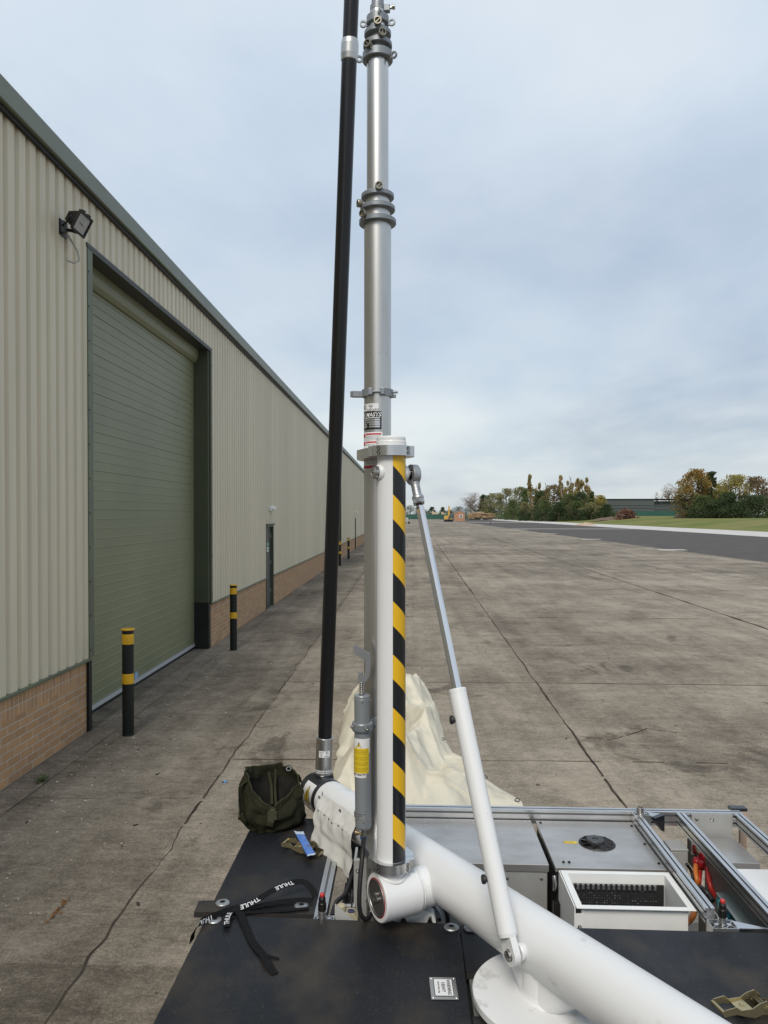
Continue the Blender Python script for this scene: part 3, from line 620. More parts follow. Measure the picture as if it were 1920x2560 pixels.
def tree(name, x, y, z0, h, wd, kind, lm, label, seed, dens=1.0, lm2=None, group='trees at the edge of the field', low=.0):
    r = random.Random(seed); t = Thing(name, label, 'tree', (x, y, z0), group); c = t.loc
    tr = MB(); bare = lm == 'bare'; bk = M_barkp if bare or kind == 'poplar' else M_bark
    nst = 1 if kind != 'poplar' else 4
    tips = []
    for s in range(nst):
        ox = 0 if nst == 1 else (-.42, .1, .42, -.12)[s] * wd; p = c + V((ox * .4, 0, -.3)); pts = [p]
        hh = h * (.8 if kind not in ('conifer', 'poplar') else .95) * (1 if s == 0 else r.uniform(.74, 1))
        for i in range(1, 7): pts.append(c + V((ox * min(1, .4 + i * .15) + r.uniform(-.02, .02) * h, r.uniform(-.02, .02) * h, hh * i / 6)))
        tr.tube(pts, [h * .022 * (1 - i / 7.5) + .03 for i in range(7)], 7); tips.append(pts)
    crown0 = low if not bare else .35
    nb = 26 if bare else 12
    brs = []
    for i in range(nb):
        pts = tips[i % nst]; k = r.uniform(.25 if not bare else .3, .95); f = k * 6; i0 = min(int(f), 5); b = pts[i0].lerp(pts[i0 + 1], f - i0)
        a = r.uniform(0, 6.28); ln = wd * .5 * (1.15 - k * .6) * r.uniform(.6, 1) * (.35 if kind == 'poplar' else 1); up = {'poplar': 2.6, 'conifer': .05}.get(kind, .75) * ln
        q = b + V((math.cos(a) * ln, math.sin(a) * ln, up)); mid = b.lerp(q, .5) + V((0, 0, -.06 * ln))
        tr.tube([b, mid, q], [h * .009 + .02, h * .006 + .02, .02], 5); brs.append((b, q))
        if bare:
            for _ in range(9):
                s0 = b.lerp(q, r.uniform(.3, 1)); d_ = V((r.gauss(0, 1), r.gauss(0, 1), r.uniform(.1, 1.4))) * wd * .085; s1 = s0 + d_
                tr.tube([s0, s1], [.05, .02], 4, caps=False)
                for _ in range(3): s2 = s0.lerp(s1, r.uniform(.4, 1)); tr.tube([s2, s2 + V((r.gauss(0, 1), r.gauss(0, 1), r.uniform(0, 1.2))) * wd * .05], [.03, .012], 3, caps=False)
    t.part('trunk', tr, bk)
    # foliage clumps
    clumps = []
    def env(k):
        if kind == 'conifer': return max(.06, 1 - k) ** .8
        if kind == 'poplar': return (.55 + .45 * math.sin(min(k * 1.25, 1) * math.pi)) * (1 - k ** 5)
        if kind == 'bush': return (1 - k ** 2.5)
        return min(1, 1.15 * math.sin(min(1, k * .68 + .31) * math.pi) ** .6)
    nc = int(46 * (1.3 if kind != 'poplar' else 1))
    for i in range(nc):
        k = (i + r.random()) / nc; a = r.uniform(0, 6.28); rad = wd * .5 * env(k) * math.sqrt(r.uniform(.25, 1)) * r.uniform(.75, 1.08)
        if kind == 'poplar':
            sp = tips[r.randrange(nst)]; f = min(5.99, k * 6); b = sp[int(f)].lerp(sp[int(f) + 1], f - int(f)); cc = b + V((math.cos(a) * wd * .17 * (1.2 - k), math.sin(a) * wd * .17 * (1.2 - k), 0))
            if b.z > sp[-1].z: continue
            clumps.append((cc, wd * .13 * (1.3 - k * .95), 2.2)); continue
        cc = c + V((math.cos(a) * rad, math.sin(a) * rad, h * (crown0 + (1 - crown0) * k)))
        clumps.append((cc, wd * r.uniform(.11, .20) * (.55 if kind == 'conifer' and k > .6 else 1), .75 if kind != 'conifer' else .45))
    lv = [MB(), MB()]; n = int((5200 if not bare else 1300) * dens * .8); ls = max(.2, h * .023)
    if bare: ls *= .62
    for i in range(n):
        cc, rc, zs = clumps[r.randrange(len(clumps))]
        d_ = V((r.gauss(0, 1), r.gauss(0, 1), r.gauss(0, 1))).normalized() * rc * (r.random() ** .45) * 1.15
        p = cc + V((d_.x, d_.y, d_.z * zs))
        if p.z < c.z + .05: p.z = c.z + r.random() * .6
        if p.z > c.z + h * 1.03: continue
        a_ = V((r.gauss(0, 1), r.gauss(0, 1), r.gauss(0, 1))).normalized(); b_ = a_.orthogonal().normalized(); cdir = a_.cross(b_); s_ = ls * r.uniform(.5, 1.25)
        ln = 1.5 if kind in ('conifer', 'poplar') else 1
        q = [p + b_ * s_ * ln, p + cdir * s_ * .6, p - b_ * s_ * ln, p - cdir * s_ * .6]
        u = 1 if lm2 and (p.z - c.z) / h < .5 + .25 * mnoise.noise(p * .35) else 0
        lv[u].add(q, [(0, 1, 2, 3)])
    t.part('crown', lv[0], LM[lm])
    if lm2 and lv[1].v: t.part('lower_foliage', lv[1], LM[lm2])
    return t
TREES = [ # u0,u1,v_top,v_base,dist,kind,leaf,leaf2,dens,label
 (1008, 1044, 1264, 1291, 460, 'round', 'dark', None, .7, 'low dark tree just right of the striped post beyond the far fence'),
 (1040, 1066, 1270, 1291, 470, 'round', 'green', None, .5, 'low green tree behind the chrome rod beyond the far fence'),
 (1064, 1096, 1268, 1291, 460, 'conifer', 'dark', None, .7, 'small dark conifer beyond the fence right of the chrome rod'),
 (1095, 1118, 1268, 1291, 465, 'conifer', 'green', None, .6, 'small green conifer beyond the fence behind the excavator'),
 (1128, 1164, 1267, 1291, 460, 'round', 'dark', None, .7, 'low dark round tree above the brick hut'),
 (1153, 1200, 1231, 1292, 440, 'round', 'bare', None, .9, 'almost bare pale grey tree standing above the left timber stack'),
 (1160, 1196, 1262, 1292, 452, 'bush', 'dark', None, .8, 'dark low tree at the foot of the bare grey tree'),
 (1190, 1224, 1238, 1292, 445, 'conifer', 'dark', None, 1, 'dark spiky conifer right of the bare grey tree'),
 (1200, 1232, 1240, 1292, 450, 'round', 'dark', None, 1, 'broad dark tree behind the right timber stack'),
 (1214, 1254, 1234, 1292, 430, 'round', 'olive', None, 1, 'olive willow-like tree left of the lamp post'),
 (1246, 1286, 1223, 1292, 400, 'round', 'olive', 'olive', 1, 'tall loose pale olive tree behind the lamp post'),
 (1278, 1318, 1219, 1290, 370, 'round', 'olive', 'green', 1.1, 'pale olive tree left of the poplar spire'),
 (1304, 1346, 1222, 1289, 320, 'round', 'green', 'dark', 1.2, 'dark green full tree left below the poplar spire'),
 (1328, 1362, 1184, 1289, 312, 'poplar', 'poplar', None, .7, 'thin golden poplar rising as a single spire left of the middle'),
 (1334, 1372, 1228, 1289, 300, 'round', 'dark', None, 1.2, 'dark green round tree in front of the thin poplar'),
 (1360, 1410, 1214, 1289, 296, 'round', 'brown', 'brown', 1.2, 'bronze brown tree between the two poplar groups'),
 (1398, 1420, 1218, 1289, 330, 'round', 'bare', None, .7, 'thin bare grey tree in the gap left of the large poplars'),
 (1406, 1440, 1187, 1289, 290, 'poplar', 'poplar', None, 1.0, 'left one of the two large golden brown poplars'),
 (1430, 1466, 1188, 1289, 292, 'poplar', 'poplar', None, 1.0, 'right one of the two large golden brown poplars'),
 (1402, 1440, 1236, 1290, 276, 'round', 'green', 'dark', 1.2, 'green tree in front of the left large poplar'),
 (1436, 1474, 1232, 1290, 274, 'round', 'dark', None, 1.2, 'dark tree in front of the right large poplar'),
 (1464, 1494, 1230, 1291, 270, 'conifer', 'green', 'dark', 1.1, 'pointed green tree between the poplars and the golden tree'),
 (1482, 1514, 1239, 1291, 262, 'round', 'gold', 'green', 1.2, 'small golden topped tree at the left end of the dark building'),
 (1500, 1534, 1262, 1292, 256, 'bush', 'dark', None, 1, 'low dark bush sloping down at the left end of the dark building'),
 (1636, 1648, 1232, 1290, 420, 'round', 'bare', None, .5, 'smallest bare tree showing above the dark building roof'),
 (1656, 1688, 1210, 1290, 400, 'round', 'bare', None, .8, 'spreading bare tree above the roof of the dark building'),
 (1686, 1712, 1204, 1290, 395, 'round', 'bare', None, .8, 'bare tree right behind the left side of the orange tree'),
 (1700, 1764, 1176, 1294, 206, 'round', 'orange', 'brown', 1.7, 'tall orange leaved tree at the right of the dark building'),
 (1748, 1806, 1182, 1294, 212, 'conifer', 'dark', 'dark', 1.7, 'tall dark evergreen right of the tall orange tree'),
 (1728, 1790, 1240, 1294, 200, 'bush', 'green', 'dark', 1.2, 'dark green bush at the foot of the orange tree and the evergreen'),
 (1802, 1872, 1190, 1294, 205, 'round', 'gold', 'green', 1.5, 'golden yellow crowned tree right of the tall dark evergreen'),
 (1786, 1850, 1232, 1295, 196, 'bush', 'dark', None, 1.6, 'broad dark hedge-like bush below the golden tree'),
 (1862, 1930, 1194, 1295, 203, 'round', 'russet', 'green', 1.4, 'reddish brown thin tree at the right edge'),
 (1840, 1925, 1240, 1295, 194, 'bush', 'dark', 'dark', 1.7, 'dark wide bush below the reddish tree at the right edge'),
 (1925, 1990, 1200, 1295, 205, 'round', 'brown', 'dark', 1, 'brown tree just past the right edge')]
TREES += [
 (1262, 1300, 1252, 1290, 350, 'bush', 'green', None, 1.2, 'low green thicket at the left foot of the olive trees'),
 (1296, 1330, 1256, 1290, 305, 'bush', 'olive', 'dark', 1.2, 'low olive thicket below the pale olive tree'),
 (1340, 1384, 1252, 1290, 280, 'bush', 'green', 'dark', 1.3, 'low green thicket left of the bronze tree'),
 (1376, 1420, 1256, 1290, 272, 'bush', 'dark', None, 1.2, 'low dark thicket at the foot of the bronze tree'),
 (1420, 1462, 1254, 1291, 266, 'bush', 'green', 'dark', 1.2, 'low green thicket under the two large poplars'),
 (1456, 1500, 1258, 1291, 258, 'bush', 'olive', 'dark', 1.2, 'low olive thicket right of the large poplars'),
 (1040, 1072, 1278, 1291, 455, 'bush', 'dark', None, .6, 'very low dark shrub behind the fence beside the chrome rod'),
 (1108, 1140, 1276, 1291, 455, 'bush', 'green', None, .6, 'very low green shrub behind the fence above the excavator'),
 (1226, 1270, 1256, 1291, 425, 'bush', 'dark', 'dark', 1, 'dark low thicket behind the right timber stack and lamp post')]
for i, (u0, u1, vt, vb, d, k, lm, lm2, dn, lab) in enumerate(TREES):
    uc = (u0 + u1) / 2; b = P(uc, vb, d); top = P(uc, vt, d).z; wd = (u1 - u0) / 1923 * d * 1.38
    z0 = bank_z(b.x, d) if b.x > 51 else 0.0
    tree('tree' if k != 'bush' else 'bush', b.x, d, z0, top - z0, wd, k, lm, lab, 100 + i, dn, lm2, low=.02)
# weed at the wall foot, dead leaf litter
wd_ = MB(); r = random.Random(2); c0 = GD(90, 1688)
for i in range(90):
    a = r.uniform(0, 6.28); rr_ = r.random() * .07; b = V((c0.x + rr_ * math.cos(a) * .7, c0.y + rr_ * math.sin(a) * 1.4, .003)); tip = b + V((math.cos(a) * .03, math.sin(a) * .04, r.uniform(.015, .055))); sd_ = V((-math.sin(a), math.cos(a), 0)) * .004
    wd_.add([b - sd_, b + sd_, tip + sd_ * .3], [(0, 1, 2)])
o = single('weed', wd_, mat('weed_green', (.05, .09, .02), .8), 'small green weed tuft growing at the foot of the brick wall', 'weed')
lf = MB(); c0 = GD(128, 1965); r = random.Random(8)
for i in range(60):
    b = c0 + V((r.gauss(0, .010), r.gauss(0, .085), .006 + r.random() * .012)); a_ = V((r.gauss(0, 1), r.gauss(0, 1), r.gauss(0, .5))).normalized(); b_ = a_.orthogonal().normalized(); s_ = r.uniform(.006, .018)
    lf.add([b + a_ * s_, b + b_ * s_ * .4, b - a_ * s_, b - b_ * s_ * .4], [(0, 1, 2, 3)])
single('dead_leaf_litter', lf, mat('leaf_rust', (.17, .075, .022), .9), 'rust coloured clump of dead leaf litter lying on the concrete at lower left', 'leaf litter', (0, 0, 0))
bs = MB(); c0 = GD(485, 1690)
bs.grid(lambda a, b: c0 + V(((a - .5) * .055, (b - .5) * .03, .008 + .008 * math.sin(a * 7 + b * 4))), 8, 4)
single('plastic_scrap', bs, mat('scrap_blue', (.12, .28, .55), .5), 'tiny blue plastic scrap on the concrete left of the bag', 'scrap', (0, 0, 0))
# ---------------------------------------------------------------- foreground materials
ZD = .86
def deck_mat():
    m = bpy.data.materials.new('phenolic_deck'); m.use_nodes = True; t, n, l = nodes_of(m); b = n['Principled BSDF']
    tcn = n.new('ShaderNodeTexCoord')
    def nz(sc, det=5, st=(1, 1, 1)):
        mp_ = n.new('ShaderNodeMapping'); mp_.inputs['Scale'].default_value = st; l.new(tcn.outputs['Object'], mp_.inputs[0])
        z = n.new('ShaderNodeTexNoise'); z.inputs['Scale'].default_value = sc; z.inputs['Detail'].default_value = det; l.new(mp_.outputs[0], z.inputs['Vector']); return z.outputs['Fac']
    def rg(o, a, c, x=0, y=1):
        r_ = n.new('ShaderNodeMapRange'); r_.inputs[1].default_value = a; r_.inputs[2].default_value = c; r_.inputs[3].default_value = x; r_.inputs[4].default_value = y; l.new(o, r_.inputs[0]); return r_.outputs[0]
    q = n.new('ShaderNodeMixRGB'); l.new(rg(nz(3.2, 6, (1.6, 1, 1)), .48, .70, 0, .9), q.inputs[0]); q.inputs[1].default_value = (.008, .009, .012, 1); q.inputs[2].default_value = (.038, .031, .024, 1)
    q2 = n.new('ShaderNodeMixRGB'); l.new(rg(nz(140, 2), .66, .74, 0, .5), q2.inputs[0]); l.new(q.outputs[0], q2.inputs[1]); q2.inputs[2].default_value = (.09, .08, .07, 1)
    l.new(q2.outputs[0], b.inputs['Base Color']); l.new(rg(nz(2.6), .3, .7, .42, .6), b.inputs['Roughness']); b.inputs['Specular IOR Level'].default_value = .3
    # fine embossed ribs of the anti-slip film, running along X and Y
    sp = n.new('ShaderNodeSeparateXYZ'); l.new(tcn.outputs['Object'], sp.inputs[0])
    hs = []
    for ax in ('X', 'Y'):
        mu = n.new('ShaderNodeMath'); mu.operation = 'MULTIPLY'; mu.inputs[1].default_value = 2 * math.pi / .0055; l.new(sp.outputs[ax], mu.inputs[0]); si = n.new('ShaderNodeMath'); si.operation = 'SINE'; l.new(mu.outputs[0], si.inputs[0]); hs.append(si.outputs[0])
    mm = n.new('ShaderNodeMath'); mm.operation = 'MAXIMUM'; l.new(hs[0], mm.inputs[0]); l.new(hs[1], mm.inputs[1])
    bp = n.new('ShaderNodeBump'); bp.inputs['Strength'].default_value = .12; bp.inputs['Distance'].default_value = .001; l.new(mm.outputs[0], bp.inputs['Height']); l.new(bp.outputs[0], b.inputs['Normal'])
    return m
M_deck = deck_mat()
M_ply = mat('ply_edge', (.02, .018, .017), .7)
M_wht = mat('white_powder_coat', (.64, .65, .66), .33, 0, (.60, .61, .62), 2.5, 4, lo=.4, hi=.75, bump=.05, bscale=170)
M_wht_t = mat('white_paint_tube', (.64, .65, .66), .33, 0, (.46, .45, .43), 7, 9, lo=.63, hi=.74, bump=.06, bscale=150, stretch=(1, 1, 1.6))
M_wht_d = mat('white_paint_scuffed', (.66, .67, .68), .36, 0, (.34, .33, .31), 9, 8, lo=.56, hi=.72, bump=.05, bscale=170)
M_mast = mat('anodised_mast', (.56, .555, .54), .33, .95, (.48, .475, .46), 3, 3, stretch=(3, 3, .6), rvar=.05)
M_cast = mat('grey_casting', (.23, .25, .27), .42, .35, (.19, .21, .23), 12, 4)
M_pump = mat('grey_pump_paint', (.24, .26, .28), .38, .3, (.21, .23, .25), 6, 4)
M_alu = mat('aluminium_extrusion', (.62, .63, .64), .3, .9, (.52, .53, .54), 6, 4, stretch=(1, 1, 1))
M_alum = mat('machined_aluminium', (.66, .67, .68), .26, .95, (.55, .56, .57), 8, 3)
M_groove = mat('rail_groove', (.22, .225, .23), .4, .8)
M_chrome = mat('chrome_rod', (.72, .72, .73), .12, 1.0)
M_steel = mat('stainless', (.42, .41, .39), .3, .95)
M_zinc = mat('galvanised', (.40, .42, .43), .45, .8, (.28, .29, .30), 40, 4, bump=.1, bscale=120)
M_steeld = mat('dark_steel', (.045, .043, .042), .4, .8)
M_sheet = mat('brushed_sheet', (.50, .49, .475), .36, .75, (.37, .36, .35), 3.2, 7, lo=.38, hi=.68, stretch=(1, 1.6, 1), rvar=.1)
M_sheetp = mat('grey_painted_sheet', (.34, .345, .34), .5, .2, (.29, .29, .285), 4, 5)
M_rub = mat('black_rubber', (.012, .012, .013), .5)
M_blkcap = mat('satin_black_plastic', (.010, .011, .016), .28, spec=.6)
M_lab_w = mat('label_white', (.66, .67, .68), .4); M_lab_y = mat('label_yellow', (.60, .44, .02), .4); M_lab_k = mat('label_black', (.01, .01, .012), .35); M_lab_r = mat('label_red', (.45, .025, .035), .4)
M_chev_y = mat('chevron_yellow', (.68, .40, .012), .32); M_chev_k = mat('chevron_black', (.008, .009, .012), .3)
def carbon():
    m = bpy.data.materials.new('carbon_weave'); m.use_nodes = True; t, n, l = nodes_of(m); b = n['Principled BSDF']
    tcn = n.new('ShaderNodeTexCoord'); wv = n.new('ShaderNodeTexWave'); wv.wave_type = 'BANDS'; wv.bands_direction = 'DIAGONAL'; wv.inputs['Scale'].default_value = 42; wv.inputs['Distortion'].default_value = .3; l.new(tcn.outputs['Object'], wv.inputs['Vector'])
    q = n.new('ShaderNodeMixRGB'); l.new(wv.outputs['Fac'], q.inputs[0]); q.inputs[1].default_value = (.003, .003, .004, 1); q.inputs[2].default_value = (.012, .012, .013, 1); l.new(q.outputs[0], b.inputs['Base Color'])
    b.inputs['Roughness'].default_value = .28; b.inputs['Specular IOR Level'].default_value = .3; b.inputs['Coat Weight'].default_value = .12; b.inputs['Coat Roughness'].default_value = .1
    return m
M_carb = carbon()
M_floor_d = mat('chassis_black', (.016, .017, .018), .6)
# ---------------------------------------------------------------- trailer bed
YE, XL, XS = 2.90, -.763, .203          # far edge of the near deck, left edge, seam
tb = Thing('trailer_bed', 'flat trailer bed with black plywood deck plates and an open aluminium rail frame', 'trailer', (.4, 2.4, 0))
TH = .021
def deck(poly, z=ZD, label=None):
    m = MB(); m.prism(poly, (0, 0, z - TH), (1, 0, 0), (0, 1, 0), (0, 0, TH)); m.m = [1 if abs((V(m.v[f[0]]) - V(m.v[f[1]])).cross(V(m.v[f[1]]) - V(m.v[f[2]])).normalized().z) < .5 else 0 for f in m.f]
    return tb.part('deck_plate', m, [M_deck, M_ply], bevel=.0015)
deck([(XL, .2), (XS - .003, .2), (XS - .003, YE - .016), (XL + .002, YE + .012)])
deck([(XL, YE + .03), (XL - .055, YE + .025), (XL - .06, YE + .115), (XL, YE + .12), (XL + .004, 4.02), (-.565, 4.02), (-.565, 3.86), (-.352, 3.86), (-.352, 3.62), (-.352, 2.93), (-.42, 2.93)], ZD + .001)
deck([(XS + .003, 2.578), (XS + .003, YE - .018), (1.95, YE - .028), (1.95, 2.578)])
deck([(XS + .003, .2), (XS + .003, 2.355), (1.95, 2.355), (1.95, .2)])
deck([(.70, 2.3555), (.70, 2.5775), (1.95, 2.5775), (1.95, 2.3555)])
m = MB(); m.bx(XS + .012, XS + .028, 2.33, 2.60, ZD - .05, ZD - .022); tb.part('support_angle', m, mat('olive_bar', (.12, .13, .12), .6))
# chassis under the deck
m = MB(); m.bx(-.70, .62, .3, 2.84, .52, .80); m.bx(.62, 1.8, .3, 2.84, .52, .80); tb.part('chassis', m, M_floor_d)
m = MB(); m.bx(-.70, -.40, 2.9, 3.75, .60, .835); tb.part('side_box', m, M_floor_d)
m = MB(); m.bx(-.30, .66, 2.95, 3.86, .50, .53); m.bx(1.44, 1.70, 2.9, 3.86, .50, .53); tb.part('floor_pan', m, M_floor_d)
for x in (-.72, 1.72):
    w_ = MB(); w_.lathe((x - .11 if x < 0 else x - .09, 1.4, .32), (1, 0, 0), [(0, 0), (.19, 0), (.30, .02), (.32, .05), (.32, .15), (.30, .18), (.19, .2), (0, .2)], 32); tb.part('wheel', w_, M_rub)
# extrusion profiles
def rail(x0, x1, ztop, h, ya, yb, axis='y'):
    w_ = x1 - x0; g = w_ * .10; d_ = .007; cx = (x0 + x1) / 2
    po = [(x0, ztop - h), (x1, ztop - h)]
    def side(sx, inn):
        zs = [ztop - h + h * .25, ztop - h + h * .75] if h > w_ * 1.2 else [ztop - h / 2]
        o = []
        for z in zs: o += [(sx, z - g), (sx + inn, z - g), (sx + inn, z + g), (sx, z + g)]
        return o
    po += side(x1, -d_)
    po += [(x1, ztop), (cx + g, ztop), (cx + g, ztop - d_), (cx - g, ztop - d_), (cx - g, ztop), (x0, ztop)]
    po += side(x0, d_)[::-1]
    m = MB()
    if axis == 'y': m.prism(po, (0, ya, 0), (1, 0, 0), (0, 0, 1), (0, yb - ya, 0))
    else: m.prism(po, (ya, 0, 0), (0, 1, 0), (0, 0, 1), (yb - ya, 0, 0))
    n_ = len(po)
    # darker slot floors
    for fi, f in enumerate(m.f):
        if len(f) == 4:
            c_ = sum((m.v[i] for i in f), V((0, 0, 0))) / 4; k = c_.x if axis == 'y' else c_.y
            if x0 + .003 < k < x1 - .003 and abs(c_.z - (ztop - h)) > .002 and abs(c_.z - ztop) > .002: m.m[fi] = 1
    return m
ZR = .907
tb.part('rail', rail(3.905, 3.952, ZR, .068, -.42, 1.685, 'x'), [M_alu, M_groove], label='long far aluminium rail running across the bed')
tb.part('rail', rail(1.136, 1.174, ZR, .056, 2.955, 3.904), [M_alu, M_groove], label='left one of the three lengthwise rails')
tb.part('rail', rail(1.357, 1.397, ZR - .001, .056, 2.0, 3.904), [M_alu, M_groove], label='middle one of the three lengthwise rails')
tb.part('rail', rail(1.642, 1.681, ZR, .056, 2.0, 3.904), [M_alu, M_groove], label='right one of the three lengthwise rails')
tb.part('rail', rail(-.351, -.305, ZD + .0, .045, 2.93, 3.904), [M_alu, M_groove], label='lengthwise rail beside the left deck plate')
m = MB(); m.bx(1.648, 1.73, 3.955, 4.0, ZR - .01, ZR + .006); tb.part('end_cap', m, M_blkcap, bevel=.002)
m = MB(); m.bx(1.686, 1.72, 3.94, 3.955, .3, ZR - .012); tb.part('corner_board', m, mat('pinkish_board', (.36, .26, .20), .8))
# hollow posts whose cut ends face up
def hollow_post(x0, x1, y0, y1, z0, z1):
    m = MB(); t_ = .0035; n_ = max(1, round((x1 - x0) / (y1 - y0)))
    for a, b, c_, d_ in ((x0, x1, y0, y0 + t_), (x0, x1, y1 - t_, y1), (x0, x0 + t_, y0 + t_, y1 - t_), (x1 - t_, x1, y0 + t_, y1 - t_)): m.bx(a, b, c_, d_, z0, z1)
    cw = (x1 - x0) / n_
    for k in range(n_):
        cx = x0 + cw * (k + .5); cy = (y0 + y1) / 2; m.bx(cx - .008, cx + .008, cy - .008, cy + .008, z0, z1 - .0005)
        for sx in (-1, 1):
            for sy in (-1, 1): m.box((cx + sx * cw * .32, cy + sy * (y1 - y0) * .30, (z0 + z1) / 2), (cw * .42, .0035, z1 - z0 - .001), Matrix.Rotation(sx * sy * .78, 3, 'Z'))
        if k: m.bx(x0 + cw * k - .002, x0 + cw * k + .002, y0 + t_, y1 - t_, z0, z1 - .001)
    m.bx(x0 + t_, x1 - t_, y0 + t_, y1 - t_, z0, z1 - .035, 1)
    return m
tb.part('post', hollow_post(1.140, 1.236, 2.888, 2.952, .5, ZD + .006), [M_alu, M_dark])
tb.part('post', hollow_post(-.350, -.272, 2.895, 2.928, .5, ZD - .001), [M_alu, M_dark])
tb.part('post', hollow_post(1.135, 1.215, 3.85, 3.903, .5, ZR + .003), [M_alu, M_dark])
m = MB(); m.add([(1.237, 2.955, ZD + .002), (1.36, 2.90, ZD + .002), (1.237, 2.90, ZD + .002), (1.237, 2.955, ZD - .002), (1.36, 2.90, ZD - .002), (1.237, 2.90, ZD - .002)], [(0, 2, 1), (3, 4, 5), (0, 1, 4, 3), (1, 2, 5, 4), (2, 0, 3, 5)]); tb.part('gusset', m, M_alum)
# triangular bracket at the far end of the left rail
m = MB(); m.prism([(0, 0), (.075, 0), (.075, -.085), (0, -.012)], (1.216, 3.84, ZR), (.8, .6, 0), (0, 0, 1), (.012, -.016, 0)); m.m = [0] * len(m.f)
tb.part('bracket', m, M_blkcap)
m = MB(); m.prism([(0, 0), (.07, 0), (0, .06)], (1.216, 3.84, ZR - .002), (.8, .6, 0), (0, 1, 0), (0, 0, .004)); tb.part('bracket', m, M_alum)
# red topped pins
def pin(x, y, z, label):
    t = Thing('locking_pin', label, 'pin', (x, y, z), 'red capped locking pins'); c = t.loc
    t.part('sleeve', MB().lathe(c, (0, 0, 1), [(.0, 0), (.0155, 0), (.0155, .016), (.017, .018), (.017, .026), (.012, .028)], 20), M_alum)
    b = MB(); b.lathe(c + V((0, 0, .026)), (0, 0, 1), [(.0148, 0), (.0148, .03), (.0135, .032), (.0135, .048), (.010, .056), (.0, .057)], 20)
    for k in range(12): a = k * math.pi / 6; b.box(c + V((.0143 * math.cos(a), .0143 * math.sin(a), .042)), (.003, .003, .026), Matrix.Rotation(a, 3, 'Z'))
    t.part('plunger', b, M_steeld)
    t.part('cap', MB().lathe(c + V((0, 0, .081)), (0, 0, 1), [(.0088, 0), (.0092, .002), (.0092, .009), (.007, .012), (0, .0125)], 18), mat('red_cap', (.45, .02, .02), .4))
pin(1.186, 2.918, ZD + .007, 'red capped dark pin on the aluminium post end at the right')
pin(-.318, 2.912, ZD + .0, 'red capped dark pin beside the black strap at the left')
p_ = MB(); p_.lathe((1.17, 3.875, ZR + .003), (0, 0, 1), [(.0, 0), (.026, 0), (.026, .004), (.018, .005), (.018, .03), (.014, .031), (.014, .02), (0, .02)], 24); tb.part('socket', p_, M_steel)
# large washer-head fasteners
for x, y in ((481, 1952), (463, 1989), (651, 1958), (975, 2005), (1017, 2007)):
    c = GD(x, y, ZD); c.z = ZD + .001
    m = MB(); m.lathe(c, (0, 0, 1), [(.0, 0), (.027, 0), (.028, .003), (.025, .006), (.012, .0075), (.011, .0075)], 28); m.lathe(c, (0, 0, 1), [(.010, .0076), (.006, .0076), (.006, .004), (0, .004)], 16, 1)
    m.lathe(c, (0, 0, 1), [(.011, .006), (.010, .0074)], 16, 1)
    tb.part('deck_fastener', m, [M_zinc, M_steeld])
# warning plate
wp = MB(); c = V((.124, 2.487, ZD + .001)); ang = R(2)
ux = V((math.cos(ang), math.sin(ang), 0)); uy = V((-math.sin(ang), math.cos(ang), 0))
Mw = Matrix((ux, uy, V((0, 0, 1)))).transposed()
wp.box(c + V((0, 0, .0015)), (.088, .116, .003), Mw, 0); 
po = tb.part('warning_plate', wp, M_steel, bevel=.004)
wp = MB(); wp.box(c + V((0, 0, .0035)), (.062, .090, .001), Mw, 1); wp.box(c + V((0, 0, .0042)), (.058, .086, .001), Mw, 0)
f_ = lambda ox: flat(c + ux * ox + V((0, 0, .0052)), -uy, ux)
put_text(wp, 'WARNING', .0165, f_(.017), 1); put_text(wp, 'HEAVY', .0165, f_(-.001), 1); put_text(wp, 'DECK PANEL 24kg', .0075, f_(-.016), 1)
tb.part('label', wp, [M_lab_w, M_lab_k], po)
for a in (-1, 1):
    for b in (-1, 1): tb.part('rivet', MB().lathe(c + ux * a * .037 + uy * b * .051 + V((0, 0, .003)), (0, 0, 1), [(.004, 0), (.003, .0015), (0, .0018)], 12), M_alum, po)

# ---------------------------------------------------------------- support arm (tube, pedestal, knuckle, post)
nP = V((.88, .475, 0)).normalized()            # axis of knuckle / pins, perpendicular to the tube
def AX(d): return V(((3380 - 1048 * d) / 1923, d, 1.228 - .0754 * d))
RT = .094
arm = Thing('support_arm', 'thick white horizontal tube on a round pedestal flange with a knuckle carrying the upright post', 'support arm', (.461, 2.423, ZD))
a_far, a_near = AX(3.93), AX(1.35); tdir = (a_near - a_far).normalized()
m = MB(); m.lathe(a_far, tdir, [(RT - .012, 0), (RT - .003, .0), (RT, .004), (RT, .03), (RT + .001, .031), (RT + .001, (a_near - a_far).length)], 72)
tube_o = arm.part('tube', m, M_wht_t)
pc = V((.461, 2.423, ZD))
m = MB(); m.lathe(pc, (0, 0, 1), [(.0, .012), (.246, .012), (.2485, .016), (.2485, .036), (.246, .039), (.0, .039)], 96); arm.part('pedestal_flange', m, M_wht_d)
m = MB(); m.lathe(pc, (0, 0, 1), [(.105, .039), (.098, .046), (.095, .056), (.093, .20)], 64); arm.part('pedestal_column', m, M_wht_d)
